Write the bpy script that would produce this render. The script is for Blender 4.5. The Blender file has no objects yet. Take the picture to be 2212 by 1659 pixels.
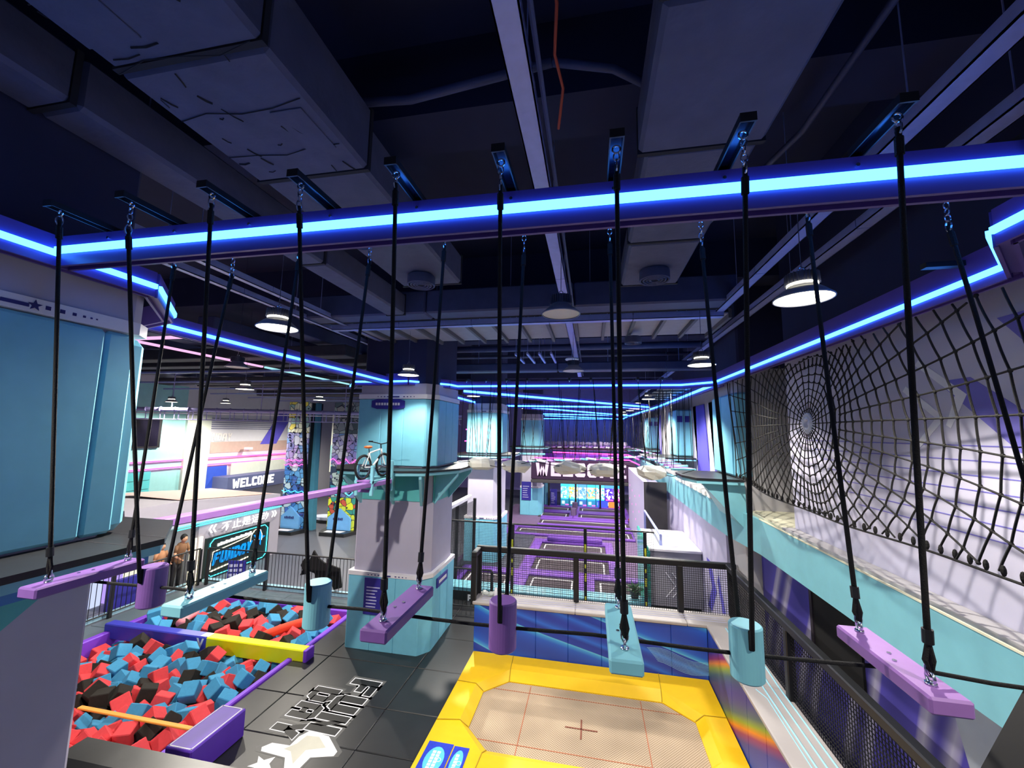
import bpy, math, random
from math import sin, cos, pi, radians
from mathutils import Vector, Matrix
random.seed(7)
SC = bpy.context.scene
COL = SC.collection

# ------------------------------------------------------------------ camera, world, exposure
cam_d = bpy.data.cameras.new('camera'); cam = bpy.data.objects.new('camera', cam_d); COL.objects.link(cam)
cam_d.sensor_width = 36.0; cam_d.lens = 870.63 / 2212 * 36.0; cam_d.clip_start = 0.05; cam_d.clip_end = 200
yaw, pitch, roll = -0.194724, 0.118279, 0.016405
f_ = Vector((sin(yaw) * cos(pitch), cos(yaw) * cos(pitch), sin(pitch)))
r_ = Vector((cos(yaw), -sin(yaw), 0)); u_ = r_.cross(f_)
rt = cos(roll) * r_ + sin(roll) * u_; up = -sin(roll) * r_ + cos(roll) * u_
cam.matrix_world = Matrix(((rt.x, up.x, -f_.x, 0), (rt.y, up.y, -f_.y, 0), (rt.z, up.z, -f_.z, 5.0), (0, 0, 0, 1)))
SC.camera = cam
W = bpy.data.worlds.new('world'); SC.world = W; W.use_nodes = True
W.node_tree.nodes['Background'].inputs[0].default_value = (0.28, 0.38, 0.9, 1)
W.node_tree.nodes['Background'].inputs[1].default_value = 0.12
SC.view_settings.view_transform = 'Standard'; SC.view_settings.look = 'None'
SC.view_settings.exposure = 0.25; SC.view_settings.gamma = 1.0; SC.view_settings.use_curve_mapping = False

LAMP_W = 440.0      # each burning high-bay lamp
LED = 8.5           # blue strips
FILL = 1.0

# ------------------------------------------------------------------ materials
def lin(c):
    return tuple(((v / 255) / 12.92 if v / 255 <= 0.04045 else ((v / 255 + 0.055) / 1.055) ** 2.4) for v in c)
MATS = {}
def mat(name, rgb, rough=0.55, metal=0.0, noise=0.10, scale=5.0, bump=0.0, spec=0.4):
    if name in MATS: return MATS[name]
    m = bpy.data.materials.new(name); m.use_nodes = True; nt = m.node_tree; N = nt.nodes; L = nt.links
    b = N['Principled BSDF']; c = lin(rgb)
    b.inputs['Roughness'].default_value = rough; b.inputs['Metallic'].default_value = metal
    b.inputs['Specular IOR Level'].default_value = spec
    g = N.new('ShaderNodeNewGeometry'); n = N.new('ShaderNodeTexNoise'); n.inputs['Scale'].default_value = scale
    n.inputs['Detail'].default_value = 4
    L.new(g.outputs['Position'], n.inputs['Vector'])
    r = N.new('ShaderNodeMix'); r.data_type = 'RGBA'
    r.inputs[6].default_value = tuple(v * (1 - noise) for v in c) + (1,)
    r.inputs[7].default_value = tuple(min(1, v * (1 + noise)) for v in c) + (1,)
    L.new(n.outputs['Fac'], r.inputs[0]); L.new(r.outputs[2], b.inputs['Base Color'])
    if bump:
        bp = N.new('ShaderNodeBump'); bp.inputs['Strength'].default_value = bump; bp.inputs['Distance'].default_value = 0.02
        L.new(n.outputs['Fac'], bp.inputs['Height']); L.new(bp.outputs[0], b.inputs['Normal'])
    MATS[name] = m; return m
def glow(name, rgb, strength):
    if name in MATS: return MATS[name]
    m = bpy.data.materials.new(name); m.use_nodes = True; nt = m.node_tree; N = nt.nodes
    for n in list(N): N.remove(n)
    e = N.new('ShaderNodeEmission'); e.inputs[0].default_value = tuple(rgb) + (1,); e.inputs[1].default_value = strength
    o = N.new('ShaderNodeOutputMaterial'); nt.links.new(e.outputs[0], o.inputs[0]); MATS[name] = m; return m
def mat_swirl(name, stops, axis_scale=(1, 1, 1), warp=1.2, freq=0.5, rough=0.5, rot=(0, 0, 0)):
    """printed vinyl graphic: warped bands through a colour ramp"""
    if name in MATS: return MATS[name]
    m = bpy.data.materials.new(name); m.use_nodes = True; nt = m.node_tree; N = nt.nodes; L = nt.links
    b = N['Principled BSDF']; b.inputs['Roughness'].default_value = rough
    g = N.new('ShaderNodeNewGeometry'); mp = N.new('ShaderNodeMapping'); mp.inputs['Scale'].default_value = axis_scale
    mp.inputs['Rotation'].default_value = rot
    L.new(g.outputs['Position'], mp.inputs['Vector'])
    w = N.new('ShaderNodeTexWave'); w.inputs['Scale'].default_value = freq; w.inputs['Distortion'].default_value = warp * 4
    w.inputs['Detail'].default_value = 1.0; w.inputs['Detail Scale'].default_value = 0.6; w.bands_direction = 'DIAGONAL'
    L.new(mp.outputs[0], w.inputs['Vector'])
    r = N.new('ShaderNodeValToRGB'); cr = r.color_ramp
    while len(cr.elements) < len(stops): cr.elements.new(0.5)
    for el, (p, c) in zip(cr.elements, stops): el.position = p; el.color = lin(c) + (1,)
    L.new(w.outputs['Fac'], r.inputs[0]); L.new(r.outputs[0], b.inputs['Base Color']); MATS[name] = m; return m
def mat_cells(name, cols, scale=4.0, emit=0.0, stretch=(1, 1, 1)):
    """busy cartoon print: voronoi cells with dark outlines"""
    if name in MATS: return MATS[name]
    m = bpy.data.materials.new(name); m.use_nodes = True; nt = m.node_tree; N = nt.nodes; L = nt.links
    b = N['Principled BSDF']; b.inputs['Roughness'].default_value = 0.5
    g = N.new('ShaderNodeNewGeometry'); mp = N.new('ShaderNodeMapping'); mp.inputs['Scale'].default_value = stretch
    L.new(g.outputs['Position'], mp.inputs['Vector'])
    v = N.new('ShaderNodeTexVoronoi'); v.inputs['Scale'].default_value = scale
    e = N.new('ShaderNodeTexVoronoi'); e.inputs['Scale'].default_value = scale; e.feature = 'DISTANCE_TO_EDGE'
    L.new(mp.outputs[0], v.inputs['Vector']); L.new(mp.outputs[0], e.inputs['Vector'])
    r = N.new('ShaderNodeValToRGB'); r.color_ramp.interpolation = 'CONSTANT'; cr = r.color_ramp
    while len(cr.elements) < len(cols): cr.elements.new(0.5)
    for i, (el, c) in enumerate(zip(cr.elements, cols)): el.position = i / len(cols); el.color = lin(c) + (1,)
    s = N.new('ShaderNodeSeparateColor'); L.new(v.outputs['Color'], s.inputs[0]); L.new(s.outputs[0], r.inputs[0])
    t = N.new('ShaderNodeMath'); t.operation = 'GREATER_THAN'; t.inputs[1].default_value = 0.035
    L.new(e.outputs['Distance'], t.inputs[0])
    x = N.new('ShaderNodeMix'); x.data_type = 'RGBA'; x.inputs[6].default_value = (0.01, 0.015, 0.05, 1)
    L.new(t.outputs[0], x.inputs[0]); L.new(r.outputs[0], x.inputs[7]); L.new(x.outputs[2], b.inputs['Base Color'])
    if emit:
        L.new(x.outputs[2], b.inputs['Emission Color']); b.inputs['Emission Strength'].default_value = emit
    MATS[name] = m; return m
def mat_weave(name, rgb, rgb2, pitch_, rough=0.8):
    if name in MATS: return MATS[name]
    m = bpy.data.materials.new(name); m.use_nodes = True; nt = m.node_tree; N = nt.nodes; L = nt.links
    b = N['Principled BSDF']; b.inputs['Roughness'].default_value = rough
    g = N.new('ShaderNodeNewGeometry'); c = N.new('ShaderNodeTexChecker'); c.inputs['Scale'].default_value = 1.0 / pitch_
    n = N.new('ShaderNodeTexNoise'); n.inputs['Scale'].default_value = 1.2
    L.new(g.outputs['Position'], c.inputs['Vector']); L.new(g.outputs['Position'], n.inputs['Vector'])
    c.inputs['Color1'].default_value = lin(rgb) + (1,); c.inputs['Color2'].default_value = lin(rgb2) + (1,)
    x = N.new('ShaderNodeMix'); x.data_type = 'RGBA'; x.blend_type = 'MULTIPLY'; x.inputs[0].default_value = 0.5
    L.new(c.outputs['Color'], x.inputs[6]); L.new(n.outputs['Fac'], x.inputs[7]); L.new(x.outputs[2], b.inputs['Base Color'])
    MATS[name] = m; return m

TURQ = mat('turquoise_vinyl', (122, 196, 220), 0.42, bump=0.05)
TURQP = mat('turquoise_paint', (128, 194, 208), 0.4)
PURP = mat('purple_paint', (126, 88, 160), 0.4, noise=0.18, scale=9)
LAV = mat('lavender_paint', (154, 110, 182), 0.45, noise=0.12, scale=9)
PPAD = mat('purple_vinyl', (122, 62, 205), 0.5, bump=0.05)
GREYW = mat('grey_plaster', (176, 172, 192), 0.75, noise=0.07, scale=3)
WHITEP = mat('white_paint', (225, 222, 228), 0.5, noise=0.04)
BLACK = mat('black_vinyl', (32, 33, 36), 0.38, noise=0.3, scale=2.5, bump=0.15, spec=0.5)
BMETAL = mat('black_steel', (22, 22, 26), 0.45, metal=0.0, spec=0.5)
ROPE = mat('black_rope', (16, 16, 18), 0.85, noise=0.3, scale=200, bump=0.4)
CHROME = mat('zinc_steel', (200, 205, 215), 0.22, metal=1.0, noise=0.03)
GLOSS = mat('glossy_black_channel', (40, 44, 60), 0.18, metal=0.85)
YEL = mat('yellow_vinyl', (232, 186, 4), 0.5, noise=0.05, bump=0.12, scale=7)
CEIL = mat('ceiling_dark_concrete', (42, 46, 78), 0.9, noise=0.25, scale=1.5)
DUCT = mat('duct_wrap', (80, 82, 108), 0.75, noise=0.25, scale=4.5, bump=1.0)
SEAM = mat('dark_seam_tape', (30, 30, 40), 0.8)  # dark colour of tape, seams, slits and creases
GALV = mat('galvanised_tray', (156, 164, 216), 0.4, metal=0.35, noise=0.12, scale=14)
DSTEEL = mat('dark_services', (66, 72, 108), 0.6, noise=0.25)
BEAMP = mat('purple_beam_paint', (92, 70, 150), 0.4, noise=0.08)
FLOORM = mat('grey_vinyl_floor', (92, 94, 104), 0.45, noise=0.12, scale=1.2)
LEDM = glow('blue_led_strip', (0.04, 0.25, 1.0), LED)
LAMPM = glow('lamp_lens', (1.0, 0.93, 0.66), 9.0)
OFFM = mat('unlit_lens', (205, 205, 195), 0.4)
PINKN = glow('pink_neon', (1.0, 0.06, 0.38), 4.0)
CYAN = glow('cyan_neon', (0.06, 0.75, 0.9), 3.2)
WGLOW = glow('warm_white_neon', (1.0, 0.9, 0.62), 3.0)
WSIGN = glow('white_sign_letters', (1.0, 0.98, 0.95), 1.6)

# ------------------------------------------------------------------ mesh builder
class MB:
    def __init__(s): s.v = []; s.f = []; s.mi = []; s.cur = 0
    def add(s, vs, fs):
        k = len(s.v); s.v += [tuple(p) for p in vs]; s.f += [tuple(i + k for i in f) for f in fs]; s.mi += [s.cur] * len(fs); return s
    def box(s, x0, x1, y0, y1, z0, z1):
        return s.add([(x0,y0,z0),(x1,y0,z0),(x1,y1,z0),(x0,y1,z0),(x0,y0,z1),(x1,y0,z1),(x1,y1,z1),(x0,y1,z1)],
                     [(0,3,2,1),(4,5,6,7),(0,1,5,4),(1,2,6,5),(2,3,7,6),(3,0,4,7)])
    def cbox(s, x0, x1, y0, y1, z0, z1, c=0.01, M=None):
        """box with chamfered edges"""
        lo = (x0, y0, z0); hi = (x1, y1, z1); vs = []; idx = {}
        for sx in (0, 1):
            for sy in (0, 1):
                for sz in (0, 1):
                    sg = (sx, sy, sz)
                    for a in range(3):
                        p = [hi[i] if sg[i] else lo[i] for i in range(3)]
                        for i in range(3):
                            if i != a: p[i] += -c if sg[i] else c
                        idx[(sg, a)] = len(vs); vs.append(p)
        fs = []
        for a in range(3):
            b, d = [i for i in range(3) if i != a]
            for sa in (0, 1):
                q = []
                for sb, sd in ((0, 0), (1, 0), (1, 1), (0, 1)):
                    g = [0, 0, 0]; g[a] = sa; g[b] = sb; g[d] = sd; q.append(idx[(tuple(g), a)])
                flip = (sa == 0) != (a == 1)
                fs.append(tuple(reversed(q)) if flip else tuple(q))
        for a in range(3):      # edges parallel to a
            b, d = [i for i in range(3) if i != a]
            for sb in (0, 1):
                for sd in (0, 1):
                    g0 = [0, 0, 0]; g1 = [0, 0, 0]; g0[b] = g1[b] = sb; g0[d] = g1[d] = sd; g1[a] = 1
                    g0 = tuple(g0); g1 = tuple(g1)
                    q = (idx[(g0, b)], idx[(g1, b)], idx[(g1, d)], idx[(g0, d)])
                    fs.append(q)
        for sx in (0, 1):
            for sy in (0, 1):
                for sz in (0, 1):
                    g = (sx, sy, sz); fs.append((idx[(g, 0)], idx[(g, 1)], idx[(g, 2)]))
        # orient outward
        cx = Vector(((x0 + x1) / 2, (y0 + y1) / 2, (z0 + z1) / 2)); out = []
        for q in fs:
            P = [Vector(vs[i]) for i in q]; n = (P[1] - P[0]).cross(P[2] - P[0]); m = sum(P, Vector()) / len(P)
            out.append(q if n.dot(m - cx) > 0 else tuple(reversed(q)))
        if M is not None: vs = [M @ Vector(p) for p in vs]
        return s.add(vs, out)
    def ring(s, c, ax, r, n, ph=0):
        ax = Vector(ax).normalized(); t = Vector((0, 0, 1)) if abs(ax.z) < 0.9 else Vector((1, 0, 0))
        a = ax.cross(t).normalized(); b = ax.cross(a)
        return [Vector(c) + r * (cos(2 * pi * i / n + ph) * a + sin(2 * pi * i / n + ph) * b) for i in range(n)]
    def cyl(s, p0, p1, r0, r1=None, n=10, caps=True):
        r1 = r0 if r1 is None else r1; ax = Vector(p1) - Vector(p0)
        A = s.ring(p0, ax, r0, n, pi / n); B = s.ring(p1, ax, r1, n, pi / n)
        fs = [(i, i + n, (i + 1) % n + n, (i + 1) % n) for i in range(n)]
        if caps: fs += [tuple(range(n)), tuple(reversed(range(n, 2 * n)))]
        return s.add(A + B, fs)
    def tube(s, pts, r, n=6, closed=False, caps=True):
        P = [Vector(p) for p in pts]; m = len(P); vs = []; prev = None
        for i in range(m):
            if closed: d = P[(i + 1) % m] - P[i - 1]
            else: d = P[min(i + 1, m - 1)] - P[max(i - 1, 0)]
            d = d.normalized()
            if prev is None:
                t = Vector((0, 0, 1)) if abs(d.z) < 0.9 else Vector((1, 0, 0)); a = d.cross(t).normalized()
            else:
                a = (prev - d * prev.dot(d)); a = a.normalized() if a.length > 1e-6 else d.cross(Vector((0, 1, 0))).normalized()
            prev = a; b = d.cross(a)
            vs += [P[i] + r * (cos(2 * pi * k / n) * a + sin(2 * pi * k / n) * b) for k in range(n)]
        fs = []
        for i in range(m if closed else m - 1):
            j = (i + 1) % m
            fs += [(i * n + k, i * n + (k + 1) % n, j * n + (k + 1) % n, j * n + k) for k in range(n)]
        if caps and not closed: fs += [tuple(reversed(range(n))), tuple(range((m - 1) * n, m * n))]
        return s.add(vs, fs)
    def lathe(s, prof, c=(0, 0, 0), n=20):
        vs = []; fs = []
        for r, z in prof: vs += [(c[0] + r * cos(2 * pi * k / n), c[1] + r * sin(2 * pi * k / n), c[2] + z) for k in range(n)]
        for i in range(len(prof) - 1):
            fs += [(i * n + k, i * n + (k + 1) % n, (i + 1) * n + (k + 1) % n, (i + 1) * n + k) for k in range(n)]
        return s.add(vs, fs)
    def disc(s, c, r, n=20, up_=True, z=0):
        vs = [(c[0] + r * cos(2 * pi * k / n), c[1] + r * sin(2 * pi * k / n), c[2]) for k in range(n)]
        return s.add(vs, [tuple(range(n)) if up_ else tuple(reversed(range(n)))])
    def sphere(s, c, r, n=8, m=5, sc=(1, 1, 1)):
        vs = []; fs = []
        for i in range(1, m):
            t = pi * i / m
            vs += [(c[0] + sc[0] * r * sin(t) * cos(2 * pi * k / n), c[1] + sc[1] * r * sin(t) * sin(2 * pi * k / n), c[2] + sc[2] * r * cos(t)) for k in range(n)]
        T = len(vs); vs += [(c[0], c[1], c[2] + sc[2] * r), (c[0], c[1], c[2] - sc[2] * r)]
        for i in range(m - 2): fs += [(i * n + k, (i + 1) * n + k, (i + 1) * n + (k + 1) % n, i * n + (k + 1) % n) for k in range(n)]
        fs += [(T, k, (k + 1) % n) for k in range(n)] + [(T + 1, (m - 2) * n + (k + 1) % n, (m - 2) * n + k) for k in range(n)]
        return s.add(vs, fs)
    def prism(s, poly, z0, z1):
        """poly counter-clockwise in x,y"""
        n = len(poly); A = sum(poly[i][0] * poly[(i + 1) % n][1] - poly[(i + 1) % n][0] * poly[i][1] for i in range(n))
        if A < 0: poly = list(reversed(poly))
        vs = [(x, y, z0) for x, y in poly] + [(x, y, z1) for x, y in poly]
        fs = [tuple(reversed(range(n))), tuple(range(n, 2 * n))] + [(i, (i + 1) % n, (i + 1) % n + n, i + n) for i in range(n)]
        return s.add(vs, fs)
    def slab(s, o, ux, uy, poly, t):
        """polygon in plane (o,ux,uy) with thickness t along ux x uy, base on the plane"""
        o = Vector(o); ux = Vector(ux); uy = Vector(uy); nn = ux.cross(uy).normalized() * t
        n = len(poly); A = sum(poly[i][0] * poly[(i + 1) % n][1] - poly[(i + 1) % n][0] * poly[i][1] for i in range(n))
        if A < 0: poly = list(reversed(poly))
        P = [o + ux * x + uy * y for x, y in poly]
        vs = P + [p + nn for p in P]
        fs = [tuple(reversed(range(n))), tuple(range(n, 2 * n))] + [(i, (i + 1) % n, (i + 1) % n + n, i + n) for i in range(n)]
        return s.add(vs, fs)
    def torus(s, c, ax, R, r, n=12, k=6, sx=1.0, long_ax=None):
        ax = Vector(ax).normalized()
        if long_ax is not None: a = Vector(long_ax).normalized(); b = ax.cross(a)
        else:
            t = Vector((0, 0, 1)) if abs(ax.z) < 0.9 else Vector((1, 0, 0)); a = ax.cross(t).normalized(); b = ax.cross(a)
        pts = [Vector(c) + R * (sx * cos(2 * pi * i / n) * a + sin(2 * pi * i / n) * b) for i in range(n)]
        return s.tube(pts, r, k, closed=True)
    def build(s, name, m, parent=None, smooth=False, world=None):
        me = bpy.data.meshes.new(name); off = Vector((0, 0, 0))
        if parent is not None: off = wloc(parent)
        me.from_pydata([Vector(p) - off for p in s.v], [], s.f)
        for q in (m if isinstance(m, (list, tuple)) else [m]): me.materials.append(q)
        if isinstance(m, (list, tuple)): me.polygons.foreach_set('material_index', s.mi)
        if smooth: me.polygons.foreach_set('use_smooth', [True] * len(me.polygons))
        me.update(); o = bpy.data.objects.new(name, me); COL.objects.link(o)
        if parent is not None: o.parent = parent
        return o
def wloc(o):
    v = Vector(o.location)
    while o.parent is not None: o = o.parent; v += Vector(o.location)
    return v
def tag(o, label=None, cat=None, group=None, kind=None):
    if label: o['label'] = label
    if cat: o['category'] = cat
    if group: o['group'] = group
    if kind: o['kind'] = kind
    return o
def thing(name, label, cat, loc=(0, 0, 0), group=None):
    o = bpy.data.objects.new(name, None); o.location = loc; COL.objects.link(o); o.empty_display_size = 0.1
    return tag(o, label, cat, group)
def struct(o): o['kind'] = 'structure'; return o
def kids(o): return [c for c in bpy.data.objects if c.parent == o]
def copy_tree(o, parent=None, ch=None):
    c = o.copy(); COL.objects.link(c); c.parent = parent
    for k in (ch if ch is not None else kids(o)): copy_tree(k, c)
    return c
def B(x0, x1, y0, y1, z0, z1, c=0.0):
    return MB().cbox(x0, x1, y0, y1, z0, z1, c) if c else MB().box(x0, x1, y0, y1, z0, z1)

# block lettering ------------------------------------------------------------
def R_(a, b, c, d): return [(a, b), (c, b), (c, d), (a, d)]
GL = {
 'F': [R_(0,0,1.4,6), R_(1.4,4.7,4,6), R_(1.4,2.4,3.3,3.6)],
 'U': [R_(0,1.2,1.4,6), R_(2.6,1.2,4,6), [(0,1.2),(.8,0),(3.2,0),(4,1.2)]],
 'N': [R_(0,0,1.3,6), R_(2.7,0,4,6), [(1.3,6),(1.3,3.6),(2.7,0),(2.7,2.4)]],
 'D': [R_(0,0,1.4,6), [(1.4,6),(1.4,4.7),(2.6,4.7),(4,4.6),(3,6)], [(1.4,0),(3,0),(4,1.4),(2.6,1.3),(1.4,1.3)], R_(2.6,1.3,4,4.7)],
 'A': [R_(0,0,1.4,4.8), R_(2.6,0,4,4.8), [(0,4.8),(4,4.8),(3.2,6),(.8,6)], R_(1.4,1.8,2.6,2.9)],
 'Y': [[(0,6),(1.4,6),(2.3,3.2),(1.3,2.8)], [(4,6),(2.6,6),(1.7,3.2),(2.7,2.8)], R_(1.3,0,2.7,3)],
 'W': [[(0,6),(1.3,6),(1.9,0),(.7,0)], [(1.9,0),(.9,0),(2.4,4.6),(3.0,4.6)], [(4.1,0),(3.1,0),(2.4,4.6),(3.0,4.6)], [(5.3,6),(4.1,6),(3.2,0),(4.5,0)]],
 'E': [R_(0,0,1.4,6), R_(1.4,4.7,4,6), R_(1.4,2.4,3.4,3.6), R_(1.4,0,4,1.3)],
 'L': [R_(0,0,1.4,6), R_(1.4,0,4,1.3)],
 'C': [R_(0,.8,1.4,5.2), [(0,5.2),(4,5.2),(3.6,6),(.8,6)], R_(1.4,4.4,4,5.2), [(0,.8),(.8,0),(3.6,0),(4,.8)], R_(1.4,.8,4,1.6)],
 'O': [R_(0,.9,1.4,5.1), R_(2.6,.9,4,5.1), [(0,5.1),(4,5.1),(3.2,6),(.8,6)], [(0,.9),(.8,0),(3.2,0),(4,.9)]],
 'M': [R_(0,0,1.3,6), R_(3.9,0,5.2,6), [(1.3,6),(1.3,4),(2.6,1.6),(2.6,3.8)], [(3.9,6),(3.9,4),(2.6,1.6),(2.6,3.8)]],
 '<': [[(0,3),(1.4,3),(3.4,6),(2,6)], [(0,3),(2,0),(3.4,0),(1.4,3)]],
 '>': [[(3.4,3),(2,3),(0,6),(1.4,6)], [(3.4,3),(1.4,0),(0,0),(2,3)]],
 ' ': [],
}
def grown(p, g):
    cx = sum(a for a, b in p) / len(p); cy = sum(b for a, b in p) / len(p)
    return [(a + (g if a > cx else -g), b + (g if b > cy else -g)) for a, b in p]
def letters(mb, txt, o, ux, uy, h, t=0.004, grow=0.0, gap=0.8, shear=0.0):
    k = h / 6.0; x = 0
    for ch in txt:
        w = max([max(a for a, b in p) for p in GL[ch]] + [2])
        for p in GL[ch]:
            q = grown(p, grow) if grow else p
            mb.slab(o, ux, uy, [((a + x + shear * b) * k, b * k) for a, b in q], t)
        x += w + gap
    return mb
def cjk(name, txt, o, ux, uy, h, m, parent, t=0.02):
    cu = bpy.data.curves.new('lettering', 'FONT'); cu.body = txt; cu.size = 1.0; cu.offset = 0.02; cu.space_character = 1.08; cu.resolution_u = 2
    ob = bpy.data.objects.new('tmp_text', cu); COL.objects.link(ob)
    dg = bpy.context.evaluated_depsgraph_get(); me = bpy.data.meshes.new_from_object(ob.evaluated_get(dg))
    bpy.data.objects.remove(ob); o = Vector(o); ux = Vector(ux); uy = Vector(uy); nn = ux.cross(uy) * t
    off = wloc(parent)
    for v in me.vertices: c = v.co.copy(); v.co = o + ux * c.x * h + uy * c.y * h + nn - off
    me.materials.clear(); me.materials.append(m); q = bpy.data.objects.new(name, me); COL.objects.link(q); q.parent = parent
    return q

# ------------------------------------------------------------------ high-bay lamps (each carries its own light)
def make_lamp(x, y, z, on, label, rod_top=7.2):
    t = thing('high_bay_lamp', label, 'lamp', (x, y, z), 'high-bay lamps under the ceiling')
    MB().lathe([(.225, 0), (.232, 0), (.232, .012), (.15, .085), (.115, .11), (.115, .125), (.0, .125)], (x, y, z), 24).build('reflector', mat('lamp_shade_grey', (150, 152, 168), 0.35, metal=0.4), t, True)
    m = MB().lathe([(.0, .125), (.1, .125), (.1, .145)], (x, y, z), 20)
    for k in range(28):
        a = 2 * pi * k / 28; c, s = cos(a), sin(a)
        m.add([(x + c * .085 - s * .003, y + s * .085 + c * .003, z + .135), (x + c * .135 - s * .003, y + s * .135 + c * .003, z + .135), (x + c * .135 + s * .003, y + s * .135 - c * .003, z + .135), (x + c * .085 + s * .003, y + s * .085 - c * .003, z + .135),
               (x + c * .085 - s * .003, y + s * .085 + c * .003, z + .23), (x + c * .13 - s * .003, y + s * .13 + c * .003, z + .23), (x + c * .13 + s * .003, y + s * .13 - c * .003, z + .23), (x + c * .085 + s * .003, y + s * .085 - c * .003, z + .23)],
              [(0,3,2,1),(4,5,6,7),(0,1,5,4),(1,2,6,5),(2,3,7,6),(3,0,4,7)])
    m.lathe([(.1, .145), (.1, .235), (0, .235)], (x, y, z), 20).build('heat_sink', mat('heat_sink', (110, 112, 130), 0.4, metal=0.6), t)
    if on: MB().lathe([(.1, .122), (.118, .124), (.118, .138), (.1, .14)], (x, y, z), 24).build('glowing_collar', LAMPM, t)
    MB().disc((x, y, z + .008), .222, 28, False).build('lens', LAMPM if on else OFFM, t)
    mm = MB().torus((x, y, z + .27), (0, 1, 0), .025, .005, 10, 5); mm.cyl((x, y, z + .29), (x, y, rod_top), .004, n=5)
    mm.build('hanger', CHROME, t)
    if on:
        l = bpy.data.lights.new('lamp_light', 'SPOT'); l.energy = LAMP_W * on; l.color = (1.0, 0.93, 0.82)
        l.spot_size = radians(118 if on <= 1.5 else 160); l.spot_blend = 0.5; l.shadow_soft_size = 0.05
        o = bpy.data.objects.new('lamp_light', l); COL.objects.link(o); o.parent = t; o.location = (0, 0, -0.02)
    return t
LAMPS = [
 (1.84, 3.86, 6.2, .95, 'burning high-bay lamp right of centre, the largest, before the rope net'),
 (1.89, 7.41, 6.2, .95, 'burning high-bay lamp second along the right tray'),
 (1.91, 10.82, 6.2, 1.5, 'burning high-bay lamp third along the right tray, behind the far blue beam'),
 (1.96, 14.59, 6.2, 2.4, 'small burning high-bay lamp fourth along the right tray'),
 (2.0, 18.3, 6.2, 2.4, 'tiny burning high-bay lamp fifth along the right tray'),
 (2.0, 22.0, 6.2, 2.4, 'tiny burning high-bay lamp sixth along the right tray'),
 (2.0, 26.0, 6.2, 2.4, 'farthest tiny burning high-bay lamp along the right tray'),
 (-3.73, 4.14, 6.2, 2, 'burning high-bay lamp on the left before the long blue beam'),
 (-3.95, 8.2, 6.2, .6, 'burning high-bay lamp just before the big turquoise pillar'),
 (-4.0, 13.4, 6.2, 4, 'burning high-bay lamp just beyond the right edge of the big pillar'),
 (-3.85, 16.56, 6.2, 4, 'small burning high-bay lamp near the second pillar top'),
 (-3.3, 20.5, 6.2, 4, 'tiny burning high-bay lamp left of the far blue beams'),
 (-3.3, 25.5, 6.2, 4, 'tiny burning high-bay lamp farthest left among the far blue beams'),
 (-0.35, 4.77, 6.42, 0, 'unlit high-bay lamp with dark shade under the centre tray'),
 (-0.37, 8.7, 6.32, 0, 'small unlit high-bay lamp behind the ribbed deck'),
 (1.9, 0.3, 6.2, .5, 'high-bay lamp over the near right platform'),
 (-3.8, -0.2, 6.2, 1.6, 'high-bay lamp over the near left platform'),
 (-9.43, 9.5, 6.05, 3, 'burning high-bay lamp high over the foam pit'),
 (-10.36, 13.9, 6.1, 1.6, 'burning high-bay lamp over the climbing tower aisle'),
 (-17.4, 16.5, 6.15, 3, 'burning high-bay lamp near the left turquoise wall, right one'),
 (-18.0, 14.4, 6.05, 2, 'burning high-bay lamp nearest the left turquoise wall'),
 (-16.0, 21.5, 6.3, 3, 'added high-bay lamp beyond the lilac truss that brightens the left wall'),  # added fill lamp, no such fixture known there; lights the left wall
 (-0.4, -3.2, 6.2, .5, 'added unseen fill lamp behind the viewer, centre'),  # unseen lamp added behind the viewer as forward fill
 (-8.0, -2.0, 6.2, 2.4, 'added unseen fill lamp behind the viewer, left'),  # second unseen fill lamp, added to brighten the pillar fronts
 (-7.6, 7.4, 6.3, 0, 'unlit high-bay lamp over the foam pit'),
]
for a in LAMPS: make_lamp(*a, rod_top=9.0 if a[0] < -7 or a[1] > 16 or (a[0] < -3 and a[1] > 9) else 7.2)

# ------------------------------------------------------------------ room shell
PX0, PX1, PY0, PY1 = -11.4, -6.45, 4.6, 10.55       # foam pit opening
m = MB(); m.box(-34, PX0, -4, 42, -.3, 0); m.box(PX1, 6, -4, 42, -.3, 0); m.box(PX0, PX1, -4, PY0, -.3, 0); m.box(PX0, PX1, PY1, 42, -.3, 0)
m.box(PX0, PX1, PY0, PY1, -.9, -.8)
FLOOR = struct(m.build('floor', FLOORM)); FLOOR['label'] = 'grey vinyl hall floor'
struct(MB().box(-34, 8, -4, 42, 9, 9.3).build('ceiling', CEIL))
for k, y in enumerate((0.2, 3.5, 8.6, 13.6, 18.6, 23.6, 28.6)):
    struct(MB().box(-34, 8, y, y + .6, 8.2, 9).build('trim_%d' % (k + 1), CEIL))
RWM = mat_swirl('right_wall_graphic', [(0.0, (196, 192, 214)), (.45, (182, 178, 204)), (.55, (176, 172, 200)), (.62, (90, 84, 190)), (.8, (84, 78, 180)), (1, (200, 196, 216))], (0.2, .55, .35), .12, .55, rot=(0.6, 0, 0))
struct(MB().box(3.3, 3.6, -2, 7.67, 6.5, 9).build('wall_right_upper', CEIL)); wallA = struct(MB().box(3.3, 3.6, -2, 7.67, 2.8, 6.5).build('wall_right', mat('right_wall_lavender', (202, 200, 222), 0.7, noise=0.03, scale=2)))  # upper wall takes the dark ceiling colour in place of unlit shade
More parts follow.
